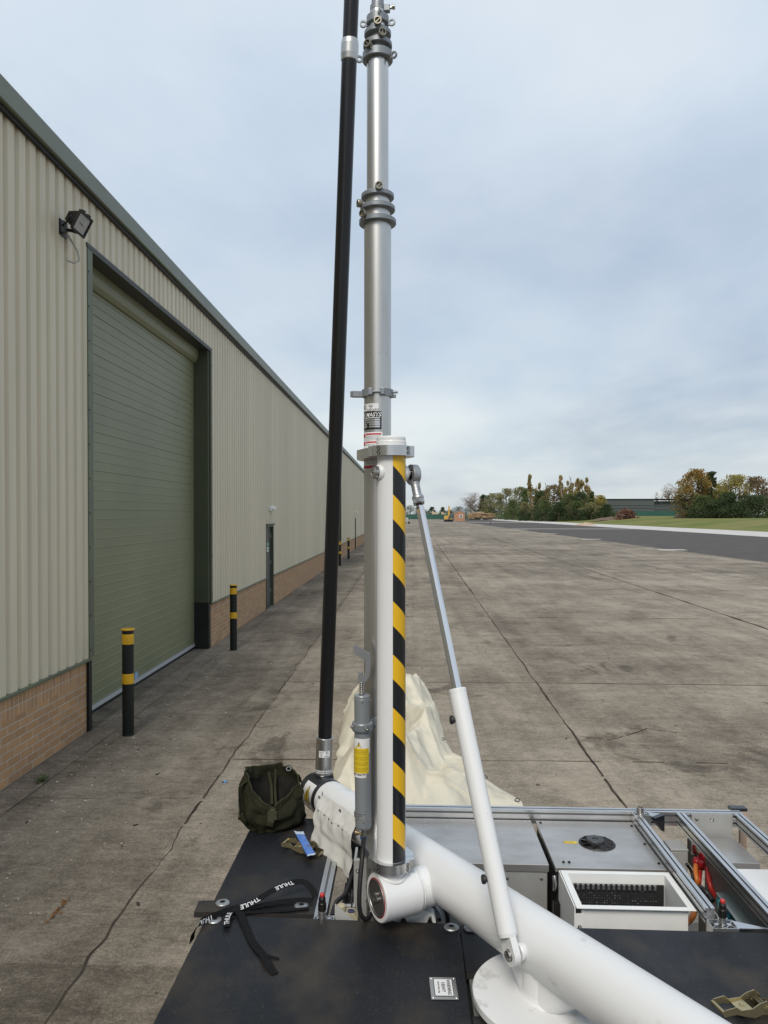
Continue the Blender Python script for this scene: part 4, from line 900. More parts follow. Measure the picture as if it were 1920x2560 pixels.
# saddle gusset following the tube
m = MB()
for sx in (-1, 1):
    pass
sd_ = V((tdir.x, tdir.y, 0)).normalized(); sn = V((-sd_.y, sd_.x, 0))
def sad(a, b):
    # lofted saddle: rectangle around the column that flares along the tube
    th = a * 2 * math.pi; ex = .20 * (1 - b) * 0 + .17 + .05 * b; ey = .086
    return pc + V((0, 0, .04 + .11 * b)) + sd_ * (math.copysign(abs(math.cos(th)) ** .6, math.cos(th)) * (.10 + .13 * b)) + sn * (math.copysign(abs(math.sin(th)) ** .6, math.sin(th)) * (.088 - .004 * b))
m.grid(sad, 60, 6); arm.part('saddle', m, M_wht_d)
for g_ in (0,):
    a = R(-68 + 60 * g_); c = pc + V((math.cos(a) * .215, math.sin(a) * .215, .0395)); arm.part('flange_bolt', MB().lathe(c, (0, 0, 1), [(.0, 0), (.013, 0), (.013, .002), (.008, .004), (.007, .004), (.005, .001), (0, .001)], 20), M_zinc)
# knuckle
K = P(978, 2240, 2.85); K.z = .985
RK = .0865
kf = K - nP * .060; kb = K + nP * .098; ks_ = K + nP * .155
m = MB(); m.lathe(kf, nP, [(RK - .016, 0), (RK - .003, 0), (RK, .004), (RK, .150), (RK - .003, .156), (RK - .014, .157)], 72)
kn = arm.part('knuckle', m, M_wht_t)
m = MB(); m.lathe(kb, nP, [(RK - .012, -.004), (RK - .012, .14)], 72); m.lathe(kb, nP, [(RK - .014, -.003), (RK - .005, .006), (RK - .012, .011)], 60); arm.part('stub', m, M_wht_d, kn)
m = MB(); m.lathe(kf, nP, [(RK - .016, .000), (RK - .019, -.001), (RK - .019, .002)], 64); arm.part('red_seal', m, M_lab_r, kn)
m = MB(); m.lathe(kf, nP, [(RK - .019, .004), (RK - .021, -.004), (RK - .027, -.004), (RK - .030, .004), (RK - .030, .012)], 64); arm.part('bearing_ring', m, mat('ring_steel', (.24, .235, .23), .4, .9), kn)
m = MB(); m.lathe(kf, nP, [(RK - .028, .010), (RK - .028, -.001), (RK - .030, -.002), (0, -.002)], 64); arm.part('pin_face', m, mat('pin_face_steel', (.11, .105, .10), .42, .6), kn)
up = V((0, 0, 1)); sdv = nP.cross(up)
for a, b in ((-.002, .020), (.006, .004), (-.012, -.010)):
    c = kf + sdv * b * .9 + up * (a + .004) * 1.5; arm.part('bolt', MB().lathe(c, -nP, [(.0095, -.006), (.0095, .010), (.008, .011), (.0045, .011), (.0045, .006), (0, .006)], 20), M_steel, kn)
# post
PC = V((K.x, K.y, 0)); RP = .0535
m = MB(); m.lathe(PC, (0, 0, 1), [(RP, 1.05), (RP, 2.625), (RP, 2.683), (RP - .003, 2.688), (RP - .007, 2.688), (RP - .007, 2.60)], 72)
post = arm.part('upright_post', m, M_wht)
m = MB(); m.lathe(PC, (0, 0, 1), [(RP, 2.628), (RP + .002, 2.632), (RP + .002, 2.668), (RP - .0, 2.672)], 72); arm.part('top_sleeve', m, M_wht, post)
# weld fillet where the post meets the knuckle: ring following the saddle curve
m = MB(); pts = []
for i in range(49):
    th = 2 * math.pi * i / 48; o = nP * math.cos(th) * RP + sdv * math.sin(th) * RP; z = math.sqrt(max(RK ** 2 - (math.sin(th) * RP) ** 2, 0)); pts.append(V((K.x, K.y, K.z)) + o * 1.03 + V((0, 0, z)))
m.tube(pts, .0075, 10, caps=False); arm.part('weld', m, M_wht, kn)
# chevron tape on the right front of the post
s0, s1 = 7.0, 76.0; za, zb = 1.125, 2.62; PER = .1944; ZB0 = 2.579 - 12 * .1944
tp = MB(); tp_n = 14
arcw = RP * R(s1 - s0)
def chev(mb, ph0, ph1, mi):
    k = -3
    while True:
        lo_ = ZB0 + k * PER + ph0 * PER; hi_ = ZB0 + k * PER + ph1 * PER
        if lo_ - .08 > zb: break
        rows = []
        for i in range(tp_n + 1):
            t_ = i / tp_n; g = R(s0 + (s1 - s0) * t_); dz = -t_ * arcw * 1.0
            z0_, z1_ = max(za, min(zb, lo_ + dz)), max(za, min(zb, hi_ + dz)); rows.append((g, z0_, z1_))
        for (g0, a0, b0), (g1, a1, b1) in zip(rows, rows[1:]):
            if b0 - a0 < 1e-5 and b1 - a1 < 1e-5: continue
            rr0 = RP + .0006
            q = lambda g, z: V((PC.x + math.sin(g) * rr0, PC.y - math.cos(g) * rr0, z))
            mb.add([q(g0, a0), q(g1, a1), q(g1, b1), q(g0, b0)], [(0, 1, 2, 3)], mi, False)
        k += 1
chev(tp, .0, .465, 0); chev(tp, .465, 1.0, 1)
arm.part('chevron_tape', tp, [M_chev_y, M_chev_k], post)
# clamps that tie post and mast together
MC = P(944, 1300, 3.06); MC.z = 0; RM = .0535
dpm = (V((PC.x, PC.y, 0)) - MC).length
def clamp(zc, h, rp, rm, label, screws=True):
    t = Thing('mast_clamp', label, 'clamp', (PC.x, PC.y, zc), 'machined clamps holding the mast against the post'); c = V((PC.x, PC.y, zc - h / 2))
    # front half-ring with flats
    def outline(rad, flatw, sgn):
        pts = []
        for i in range(25):
            a = -math.pi / 2 + math.pi * i / 24; pts.append((math.sin(a) * rad, -sgn * math.cos(a) * rad))
        return pts
    po = [(-flatw_, .012) for flatw_ in (rp + .012,)] + [(-(rp + .012), -.014)] + [(math.sin(R(a)) * rp, -math.cos(R(a)) * rp) for a in range(-74, 75, 4)] + [(rp + .012, -.014), (rp + .012, .012)]
    m = MB(); inner = [(math.sin(R(a)) * (RP + .0008), -math.cos(R(a)) * (RP + .0008)) for a in range(80, -81, -8)]
    full = po + [(RP + .001, .012)] + inner + [(-(RP + .001), .012)]
    m.prism(full, c, (1, 0, 0), (0, 1, 0), (0, 0, h)); f = t.part('front_half', m, M_alum, bevel=.0012)
    # rear body round post back and mast
    d = MC - V((PC.x, PC.y, 0)); m = MB()
    wl = -rm - .002 + d.x; poly = [(-(rp + .010), .014), (rp + .010, .014), (rp + .010, .05), (d.x + rm, d.y - .01)] + [(d.x + math.cos(R(a)) * rm, d.y + math.sin(R(a)) * rm) for a in range(0, 181, 10)] + [(d.x - rm - .004, d.y - .05), (-(rp + .010), .03)]
    m.prism(poly, c, (1, 0, 0), (0, 1, 0), (0, 0, h)); t.part('rear_half', m, M_alum, bevel=.0012)
    if screws:
        for a in (-38, 58):
            for z in (h * .28, h * .72):
                g = R(a); p0 = V((PC.x + math.sin(g) * rp, PC.y - math.cos(g) * rp, zc - h / 2 + z)); dr = V((math.sin(g), -math.cos(g), 0)) if a < 0 else V((.86, -.5, 0))
                t.part('screw', MB().lathe(p0 - dr * .002, dr, [(.0075, 0), (.0075, .0035), (.0055, .0035), (.0055, .001), (0, .001)], 16, 0), M_steeld, f)
    return t
clamp(2.4 - (973 - 1112) * S / 1923 * 2.8, .037, .073, .076, 'upper machined clamp with paired screws round the top of the striped post')
clamp(1.106, .036, .073, .060, 'lower machined clamp with paired screws round the foot of the striped post')
# cross pin near the post top
zp = 2.4 + (1287 - 1021 * S) / 1923 * 2.83
pp = V((PC.x, PC.y, zp))
m = MB(); m.lathe(pp, -nP, [(.034, .03), (.033, .050), (.028, .057), (.024, .060)], 32); bs_ = arm.part('pin_boss', m, M_wht, post)
m = MB(); m.lathe(pp, nP, [(.034, .03), (.031, .055), (.026, .064), (.018, .065)], 32); arm.part('pin_boss', m, M_wht, post)
m = MB(); m.lathe(pp, -nP, [(.022, .055), (.022, .072), (.0195, .074), (.019, .077), (.0135, .078), (.013, .0765), (.0085, .0765), (.008, .078), (.0045, .078), (.0045, .070), (0, .070)], 32); arm.part('pin_head', m, M_steel, post)
m = MB(); m.cyl(pp + nP * .05, pp + nP * .105, .0155, n=28); arm.part('cross_pin', m, M_steel, post)
# black joint at the far end of the tube, with the round hazard label
jt0 = a_far - tdir * .001; m = MB(); m.lathe(a_far, -tdir, [(RT - .002, -.001), (RT - .001, .014), (RT + .002, .018), (RT + .002, .20), (RT - .002, .215), (RT - .02, .222), (0, .224)], 64)
jo = arm.part('end_joint', m, M_blkcap)
jc = a_far - tdir * .075
jc = AX(4.04)
def jpt(s, ph, r_=RT + .0028):
    rad = (-nP) * math.cos(ph) + V((0, 0, 1)) * math.sin(ph); return a_far - tdir * s + rad * r_
m = MB(); m.grid(lambda a, b: jpt(.155 - .12 * a, R(-62 + 112 * b)), 4, 16, 0)
lo_ = arm.part('hazard_label', m, M_lab_w, jo)
m = MB(); m.grid(lambda a, b: jpt(.155 - .12 * a, R(-61 + 26 * b), RT + .0033), 4, 6, 0)
def jf(x, y, r_=RT + .0036): return jpt(.095 - x, R(8) + y / RT, r_)
def tri(mb, c, s, mi, r_): 
    P3 = [V((0, s * 1.1)), V((-s, -s * .75)), V((s, -s * .75))]; n_ = 6
    for i in range(n_):
        for j in range(n_ - i):
            f = lambda a, b: P3[0] * (1 - (a + b) / n_) + P3[1] * (a / n_) + P3[2] * (b / n_)
            q = [f(i, j), f(i + 1, j), f(i, j + 1)]; mb.add([jf(p.x + c[0], p.y + c[1], r_) for p in q], [(0, 1, 2)], mi)
            if j < n_ - i - 1: q = [f(i + 1, j), f(i + 1, j + 1), f(i, j + 1)]; mb.add([jf(p.x + c[0], p.y + c[1], r_) for p in q], [(0, 1, 2)], mi)
tri(m, (0, 0), .048, 1, RT + .0034); tri(m, (0, 0), .040, 0, RT + .0040)
put_text(m, '!', .072, lambda x, y: jf(x, y - .004, RT + .0050), 1)
put_text(m, 'WARNING', .021, lambda x, y: jf(x, y - .0855, RT + .0042), 1)
arm.part('hazard_symbol', m, [M_lab_y, M_lab_k], jo)

# ---------------------------------------------------------------- carbon pole
B0 = P(702 * S, 1592 * S, 4.04); T0 = P(757 * S, 60 * S, 3.72); pd = (T0 - B0).normalized()
def pole_v(v):
    lo, hi = -1., 8.
    for _ in range(50):
        md = (lo + hi) / 2; q = B0 + pd * md; qc = RC.transposed() @ (q - V((0, 0, HC))); vv = V0 + FPX * qc.y / qc.z
        if vv > v: lo = md
        else: hi = md
    return lo
cp = Thing('antenna_pole', 'tall black carbon fibre pole leaning slightly, set in a silver sleeve at its foot', 'pole', jc + V((0, 0, .09)))
t1 = pole_v(133 * S); t2 = pole_v(86 * S)
m = MB(); m.lathe(B0, pd, [(.0365, -.05), (.0372, t1)], 48); cp.part('carbon_tube', m, M_carb)
m = MB(); m.lathe(B0, pd, [(.0385, t1 - .0), (.0405, t1 + .004), (.043, t1 + .03), (.043, t1 + .075), (.0405, t2 - .004), (.038, t2)], 48); cp.part('coupling', m, M_mast)
m = MB(); m.lathe(B0, pd, [(.0362, t2), (.0366, t2 + .012), (.0362, t2 + .013), (.0362, t2 + 1.4)], 48); cp.part('upper_tube', m, M_carb)
tb_ = pole_v(1668 * S)
m = MB(); m.lathe(B0, pd, [(.0475, tb_), (.0465, tb_ + .01), (.0445, 0.0), (.043, .003), (.038, .003)], 48); sl = cp.part('sleeve', m, M_mast)
m = MB(); m.lathe(B0, pd, [(.054, tb_ - .10), (.058, tb_ - .07), (.058, tb_ - .04), (.050, tb_ - .004), (.046, tb_ + .001)], 48); cp.part('neck', m, M_blkcap)
def ps(sd, h, r_, lean=True):
    o = B0 + pd * h
    def fn(x, y):
        g = R(sd) + x / r_; q = o + pd * y; return V((q.x + math.sin(g) * (r_ + .0012), q.y - math.cos(g) * (r_ + .0012), q.z))
    return fn
m = MB(); f = ps(0, tb_ + .015, .0475); m.grid(lambda a, b: f(-.06 + .12 * a, -.008 + .016 * b), 16, 1, 0)
f2 = ps(0, tb_ + .015, .0483); put_text(m, 'CSN 6720 BR 213 0', .0125, f2, 1)
cp.part('label', m, [M_lab_w, M_lab_k], sl); m = MB()
f = ps(6, (tb_) * .42, .0462); m.grid(lambda a, b: f(-.03 + .06 * a, -.018 + .036 * b), 12, 1, 0)
f2 = ps(6, (tb_) * .42, .047)
for k, (a_, b_) in enumerate((('Item No', '36001'), ('Serial', '10-14'), ('Date', '12'), ('Ref', '(21)BR 213'))):
    put_text(m, a_, .006, lambda x, y, k=k: f2(x - .016, y + .012 - k * .008), 1); put_text(m, b_, .006, lambda x, y, k=k: f2(x + .013, y + .012 - k * .008), 1)
cp.part('label', m, [M_lab_w, M_lab_k], sl)

# ---------------------------------------------------------------- telescopic mast
ms = Thing('telescopic_mast', 'tall silver telescopic mast of nested tubes with grey locking collars', 'mast', (MC.x, MC.y, .55))
zz = lambda yD: 2.4 + (1112 - yD) * S / 1923 * 3.06
M0 = V((MC.x, MC.y, 0))
ms.part('base_tube', MB().lathe(M0, (0, 0, 1), [(RM, .62), (RM, 3.56)], 64), M_mast)
ms.part('tube', MB().lathe(M0, (0, 0, 1), [(.050, 3.555), (.050, 3.612)], 56), M_mast)
ms.part('tube', MB().lathe(M0, (0, 0, 1), [(.0475, 3.60), (.0475, 3.66)], 56), M_mast)
ms.part('tube', MB().lathe(M0, (0, 0, 1), [(.0431, 3.65), (.0431, 4.225)], 56), M_mast)
ms.part('tube', MB().lathe(M0, (0, 0, 1), [(.0385, 4.20), (.0385, 4.27)], 48), M_mast)
ms.part('tube', MB().lathe(M0, (0, 0, 1), [(.034, 4.26), (.034, 4.345)], 48), M_mast)
ms.part('tube', MB().lathe(M0, (0, 0, 1), [(.029, 4.33), (.029, 4.40)], 48), M_mast)
ms.part('tube', MB().lathe(M0, (0, 0, 1), [(.0225, 4.385), (.021, 4.42), (.021, 5.2)], 40), M_mast)
def collar(z, r_, h, rin, knob=None, lugs=()):
    m = MB(); m.lathe(M0, (0, 0, 1), [(rin, z), (r_ - .002, z), (r_, z + .002), (r_, z + h - .004), (r_ - .004, z + h), (rin + .004, z + h + .004), (rin, z + h + .006)], 56)
    for a in lugs:
        g = R(a); dr = V((math.sin(g), -math.cos(g), 0)); tg = V((math.cos(g), math.sin(g), 0)); c = M0 + dr * (r_ + .013) + V((0, 0, z + .004))
        n_ = 18; ou = [(math.cos(2 * math.pi * i / n_) * .014, math.sin(2 * math.pi * i / n_) * .014) for i in range(n_)]; inn = [(x * .55, y * .55) for x, y in ou]
        vs = [];
        for zt in (-.004, .004):
            for ring in (ou, inn): vs += [c + dr * x + V((0, 0, 1)) * y + tg * zt for x, y in ring]
        fs = []
        for i in range(n_):
            j = (i + 1) % n_; fs += [(i, j, n_ + j, n_ + i), (2 * n_ + i, 3 * n_ + i, 3 * n_ + j, 2 * n_ + j), (i, 2 * n_ + i, 2 * n_ + j, j), (n_ + i, n_ + j, 3 * n_ + j, 3 * n_ + i)]
        m.add(vs, fs); m.box(M0 + dr * (r_ - .001) + V((0, 0, z + .004)), (.010, .008, .02), Matrix((dr, tg, V((0, 0, 1)))).transposed())
    co = ms.part('collar', m, M_cast)
    if knob is not None:
        g = R(knob); dr = V((math.sin(g), -math.cos(g), 0)); c = M0 + dr * (r_ - .006) + V((0, 0, z + h + .004))
        k = MB(); k.lathe(c, dr, [(.0135, 0), (.0150, .004), (.0155, .018), (.0145, .021), (.0115, .021), (.011, .012), (0, .012)], 24)
        tg = V((math.cos(g), math.sin(g), 0)); rot = R(40 + knob * 3); a_ = tg * math.cos(rot) + V((0, 0, 1)) * math.sin(rot); b_ = dr.cross(a_)
        k.box(c + dr * .016, (.022, .003, .006), Matrix((a_, b_, dr)).transposed()); k.tube([c + dr * .010 + a_ * .014, c + dr * .010 + a_ * .024], .002, 6)
        ms.part('lock_knob', k, mat('bronze_knob', (.27, .25, .20), .35, .7), co)
collar(3.548, .0734, .020, .0535, -43)
collar(3.601, .069, .019, .050, -70)
collar(3.650, .0648, .019, .0475, 6)
collar(4.190, .0600, .033, .043, -32, (-80, 62))
collar(4.242, .0570, .020, .0385, 18)
collar(4.287, .0530, .020, .034, 2)
collar(4.332, .0440, .034, .030, None, (-86, 80))
m = MB(); m.lathe(M0, (0, 0, 1), [(.021, 4.385), (.029, 4.385), (.030, 4.387), (.030, 4.405), (.025, 4.41), (.024, 4.43), (.021, 4.432)], 40)
co = ms.part('top_collar', m, M_cast); m = MB(); m.box(M0 + V((.036, -.004, 4.393)), (.026, .022, .026)); ms.part('clamp_block', m, M_cast, co, bevel=.003)
m = MB(); m.tube([M0 + V((.049, -.006, 4.394)), M0 + V((.066, -.008, 4.396))], .0055, 8); m.tube([M0 + V((.058, -.008, 4.396)), M0 + V((.068, -.010, 4.397))], .0095, 6); ms.part('bolt', m, M_steel, co)
# hinge ears in the top group
m = MB(); m.tube([M0 + V((.006, -.045, 4.35)), M0 + V((.008, -.050, 4.375)), M0 + V((.010, -.046, 4.385)), M0 + V((.012, -.044, 4.36))], .004, 8); ms.part('hook', m, M_cast, co)
# split ring clamp
zc = zz(851)
def arc_block(g0, g1, r0, r1, z0, z1):
    m = MB(); n_ = 14; po = [(math.sin(R(g0 + (g1 - g0) * i / n_)) * r1, -math.cos(R(g0 + (g1 - g0) * i / n_)) * r1) for i in range(n_ + 1)] + [(math.sin(R(g1 - (g1 - g0) * i / n_)) * r0, -math.cos(R(g1 - (g1 - g0) * i / n_)) * r0) for i in range(n_ + 1)]
    m.prism(po, (MC.x, MC.y, z0), (1, 0, 0), (0, 1, 0), (0, 0, z1 - z0)); return m
rc_ = ms.part('ring_clamp', arc_block(14, 168, RM, .063, zc - .014, zc + .014), M_cast, bevel=.003)
ms.part('ring_clamp', arc_block(-168, -22, RM, .063, zc - .014, zc + .014), M_cast, bevel=.003)
m = MB(); m.tube([M0 + V((-.034, -.057, zc)), M0 + V((.026, -.060, zc))], .0055, 8); m.box(M0 + V((-.026, -.060, zc)), (.016, .018, .026)); m.box(M0 + V((.022, -.063, zc)), (.016, .018, .026)); ms.part('clamp_bolt', m, M_cast, rc_, bevel=.002)
m = MB(); po = [(-.050, -.02), (-.095, -.024), (-.108, -.014), (-.108, .004), (-.095, .014), (-.050, .018)]; m.prism(po, M0 + V((0, 0, zc - .013)), (1, 0, 0), (0, 1, 0), (0, 0, .021)); ms.part('side_lug', m, M_cast, rc_, bevel=.003)
m = MB(); m.box(M0 + V((.066, .0, zc - .010)), (.014, .02, .012)); m.tube([M0 + V((.058, -.012, zc + .004)), M0 + V((.080, -.014, zc + .004))], .006, 8); ms.part('side_bolt', m, M_cast, rc_, bevel=.002)
for g in (-25, 8, 45): 
    ms.part('dimple', MB().lathe(M0 + V((math.sin(R(g)) * RM, -math.cos(R(g)) * RM, zz(768))), (math.sin(R(g)), -math.cos(R(g)), 0), [(.0022, 0), (.001, .0005), (0, .0006)], 8), M_groove)
# mast labels
vz = lambda v: 2.4 + (1287 - v) / 1923 * 3.02
m = MB()
def lab(s0_, s1_, y0, y1, mi, off): cyl_patch(m, M0, RM, s0_, s1_, vz(940 + y1 * .1808), vz(940 + y0 * .1808), mi, 14, off)
lab(-95, 7, 385, 482, 0, .0006)
for k, (a_, b_) in enumerate((('Part No', '36 14'), ('Serial', '74402'), ('Weight', '23'), ('', '37-28-3 10-08-08'))):
    if a_: put_text(m, a_, .0072, on_cyl(M0, RM, -64, vz(940 + (408 + k * 20) * .1808), .0012), 1)
    put_text(m, b_, .0072, on_cyl(M0, RM, -28 if k < 3 else -20, vz(940 + (408 + k * 20) * .1808), .0012), 1)
LMATS = [M_lab_w, M_lab_k, M_alu, M_lab_r, mat('print_grey', (.22, .22, .23), .5)]
ms.part('label', m, LMATS); m = MB()
lab(-100, 18.5, 495, 742, 1, .0006)
put_text(m, 'CLARK MASTS', .0215, on_cyl(M0, RM, 15.5, vz(940 + 542 * .1808), .0013), 0, .25, 'RIGHT')
lab(-98, 12, 577, 586, 0, .0011)
for y0 in (598, 630): lab(-50, 12, y0, y0 + 24, 2, .0011)
for y0 in (660, 692): lab(-35, 12, y0, y0 + 24, 2, .0011)
for k, t_ in enumerate(('TYPE', 'NO', 'LOAD', 'HEIGHT')): put_text(m, t_, .0085, on_cyl(M0, RM, -62, vz(940 + (611 + k * 31) * .1808), .0012), 0)
ms.part('label', m, LMATS); m = MB()
lab(-98, 22, 778, 1300, 0, .0006)
for y0, y1 in ((796, 816), (908, 928), (1128, 1146)):
    lab(-53, 17, y0, y1, 3, .0011); lab(-78, -58, y0, y1 + 30, 3, .0011)
    put_text(m, {796: 'WARNING', 908: 'ATTENTION', 1128: 'ACHTUNG'}[y0], .0085, on_cyl(M0, RM, -18, vz(940 + (y0 + y1) / 2 * .1808), .0016), 0)
r = random.Random(4)
for y0 in (832, 848, 866, 884, 944, 960, 1160, 1176, 1194, 1212):
    s_ = -53
    while s_ < 10:
        e_ = s_ + r.uniform(4, 12); lab(s_, min(e_, 14), y0, y0 + 5, 4, .0011); s_ = e_ + 2
lab(-95, 20, 1240, 1280, 3, .0011); put_text(m, 'CLARK MASTS', .012, on_cyl(M0, RM, -20, vz(940 + 1260 * .1808), .0016), 0, .2)
ms.part('label', m, LMATS)
# base bracket
m = MB(); m.bx(-.205, -.135, 3.03, 3.05, .5, 1.03); m.bx(-.205, -.195, 3.05, 3.15, .5, 1.03); m.bx(-.135, -.03, 3.005, 3.02, .5, 1.02); ms.part('base_bracket', m, M_sheetp, bevel=.002)
for x, z in ((-.15, .93), (-.15, .87), (-.19, .99), (-.075, .90)): ms.part('bracket_bolt', MB().lathe((x, 3.03 if x < -.1 else 3.005, z), (0, -1, 0), [(.008, 0), (.008, .006), (.004, .0065), (0, .003)], 6), M_steel)

# ---------------------------------------------------------------- strut
E1 = P(1033, 1187, 2.893); E2 = P(1279, 2386, 2.351); sdr = (E2 - E1).normalized()
def sv(v):
    lo, hi = 0., 4.
    for _ in range(40):
        md = (lo + hi) / 2; q = RC.transposed() @ (E1 + sdr * md - V((0, 0, HC))); vv = V0 + FPX * q.y / q.z
        if vv < v: lo = md
        else: hi = md
    return lo
st = Thing('hydraulic_strut', 'slanting strut, chrome rod above and white cylinder below, from post top to tube', 'strut', E2)
snn = sdr.cross(nP).normalized()
def eye(c, ro, ri, th, out_, wdth, mats, name):
    """ring around nP plus a shank towards out_"""
    m = MB(); m.lathe(c - nP * th / 2, nP, [(ri, 0), (ro - .003, 0), (ro, .003), (ro, th - .003), (ro - .003, th), (ri, th)], 48, closed=True); return st.part(name, m, mats)
t0 = sv(1240)
e = eye(E1, .0385, .020, .030, sdr, .02, M_zinc, 'rod_end')
m = MB(); m.lathe(E1, sdr, [(.020, .028), (.0165, .045), (.0165, t0), (.0, t0)], 32); st.part('rod_end_shank', m, M_zinc, e)
m = MB(); m.lathe(E1 - nP * .011, nP, [(.0185, 0), (.0165, 0), (.0165, .022), (.0185, .022)], 32); st.part('bearing', m, M_steeld, e)
st.part('collar', MB().lathe(E1, sdr, [(.0, t0), (.020, t0), (.022, t0 + .003), (.022, t0 + .012), (.020, t0 + .015), (0, t0 + .015)], 32), M_zinc)
st.part('nut', MB().lathe(E1, sdr, [(.0, t0 + .015), (.0225, t0 + .015), (.0235, t0 + .018), (.0235, t0 + .030), (.021, t0 + .033), (0, t0 + .033)], 6, sm=False), M_zinc)
tr = sv(1266); tc_ = sv(1722); te = sv(2340)
st.part('thread', MB().lathe(E1, sdr, [(.0115, t0 + .03), (.0115, tr + .002)], 20), mat('rusty_thread', (.06, .035, .03), .6, .5))
m = MB(); m.lathe(E1, sdr, [(.0, tr), (.0150, tr + .0005), (.0158, tr + .003), (.0158, tc_ + .03)], 8, sm=False, a0=.2); st.part('rod', m, M_chrome)
m = MB(); m.lathe(E1, sdr, [(.016, tc_ + .001), (.029, tc_), (.0305, tc_ + .002), (.0305, tc_ + .012), (.0300, tc_ + .013), (.0308, te - .01), (.029, te), (.0, te)], 40); cy = st.part('cylinder', m, M_wht_t)
L_ = (E2 - E1).length
m = MB(); po = [(-.026, te - .004), (.026, te - .004), (.031, L_ - .006)]
n_ = 20; arc = [(math.cos(R(a)) * .033, L_ + math.sin(R(a)) * .033) for a in range(0, 181, 12)]
full = [(-.027, te - .004), (.027, te - .004)] + arc
bore = 0.019
# fork plate with a bore: outer outline prism built as ring quads
def plate(th, c0_):
    m = MB(); out_ = full; k = len(out_)
    # resample outer to match bore angles
    pts_o = []; pts_i = []
    for p in out_:
        a = math.atan2(p[1] - L_, p[0]); pts_o.append(p); pts_i.append((math.cos(a) * bore, L_ + math.sin(a) * bore))
    f = lambda p, h: E1 + snn * p[0] + sdr * p[1] + nP * h
    for h0, h1 in ((-th / 2, th / 2),):
        for i in range(k):
            j = (i + 1) % k
            m.add([f(pts_o[i], h0), f(pts_o[j], h0), f(pts_i[j], h0), f(pts_i[i], h0)], [(0, 1, 2, 3)]); m.add([f(pts_o[i], h1), f(pts_i[i], h1), f(pts_i[j], h1), f(pts_o[j], h1)], [(0, 1, 2, 3)])
            m.add([f(pts_o[i], h0), f(pts_o[i], h1), f(pts_o[j], h1), f(pts_o[j], h0)], [(0, 1, 2, 3)]); m.add([f(pts_i[i], h0), f(pts_i[j], h0), f(pts_i[j], h1), f(pts_i[i], h1)], [(0, 1, 2, 3)])
    return m
en = st.part('end_lug', plate(.022, 0), M_wht, bevel=.0012)
st.part('bearing', MB().lathe(E2 - nP * .016, nP, [(.0, .0), (.006, 0), (.006, .004), (.011, .004), (.011, -.002), (.0135, -.002), (.0165, .010), (.0165, .032), (.012, .04)], 32), M_steel, en)
arm.part('lug_pin', MB().lathe(E2, nP, [(.014, .0), (.014, .05)], 28), M_steel, tube_o)
arm.part('pin_boss', MB().lathe(E2, nP, [(.014, .024), (.024, .024), (.026, .028), (.026, .036), (.022, .05)], 32), M_wht, tube_o)
for u, v in ((1132, 1799), (1213, 2197)):
    t_ = sv(v); c = E1 + sdr * t_; dr = (-nP * .9 + V((-.475, .88, 0)) * .35).normalized()
    st.part('port_cap', MB().lathe(c, dr, [(.010, .02), (.010, .034), (.0145, .035), (.0145, .043), (.012, .046), (0, .047)], 24), M_rub)

# ---------------------------------------------------------------- hand pump
YP = 2.94; pk = YP / 1923
Pc = P(904.5, 1300, YP); Pc.z = 0
def zp_(y): return 2.4 - (1600 + y * .235 - 1287) * pk
hp = Thing('hand_pump', 'grey cylindrical hand pump with a curved handle and yellow warning label clamped beside the mast', 'hand pump', (Pc.x, Pc.y, zp_(2050)))
tilt = V((-.010, 0, 1)).normalized(); q0 = V((Pc.x + .006, Pc.y, zp_(2010)))
hgt = (zp_(590) - zp_(2010))
m = MB(); m.lathe(q0, tilt, [(.0, -.018), (.008, -.018), (.012, -.012), (.027, -.003), (.0305, .003), (.0312, .01), (.0312, hgt * .775), (.0305, hgt * .78), (.0305, hgt - .014), (.0298, hgt - .013), (.0298, hgt - .004), (.027, hgt), (.0, hgt)], 48)
pb = hp.part('barrel', m, M_pump)
for z_, in ((.028,), (hgt - .022,)):
    for g in (-84, 5, 86):
        c = q0 + tilt * z_; dr = V((math.sin(R(g)), -math.cos(R(g)), 0)); hp.part('screw', MB().lathe(c + dr * .030, dr, [(.0035, 0), (.003, .003), (0, .0035)], 10), mat('brass_screw', (.25, .20, .13), .4, .8), pb)
zc_ = zp_(925) - q0.z
m = MB(); m.lathe(q0, tilt, [(.031, zc_ - .018), (.038, zc_ - .017), (.0405, zc_ - .011), (.0405, zc_ + .011), (.038, zc_ + .016), (.031, zc_ + .017)], 48); cl = hp.part('clamp_ring', m, M_cast)
c = q0 + tilt * zc_; m = MB(); dv = (M0 + V((0, 0, c.z)) - c); m.box(c + dv * .42, (dv.length * .42, .022, .024), Matrix((dv.normalized(), dv.normalized().cross(V((0, 0, 1))), V((0, 0, 1)))).transposed())
m.lathe(M0 + V((0, 0, c.z)), (0, 0, 1), [(RM, -.014), (.062, -.014), (.063, .0), (.062, .014), (RM, .014)], 48); hp.part('mast_ring', m, M_cast, cl, bevel=.003)
for g in (-72, 24): dr = V((math.sin(R(g)), -math.cos(R(g)), 0)); hp.part('clamp_screw', MB().lathe(c + dr * .038, dr, [(.0075, 0), (.007, .008), (.004, .009), (0, .005)], 12), M_steel, cl)
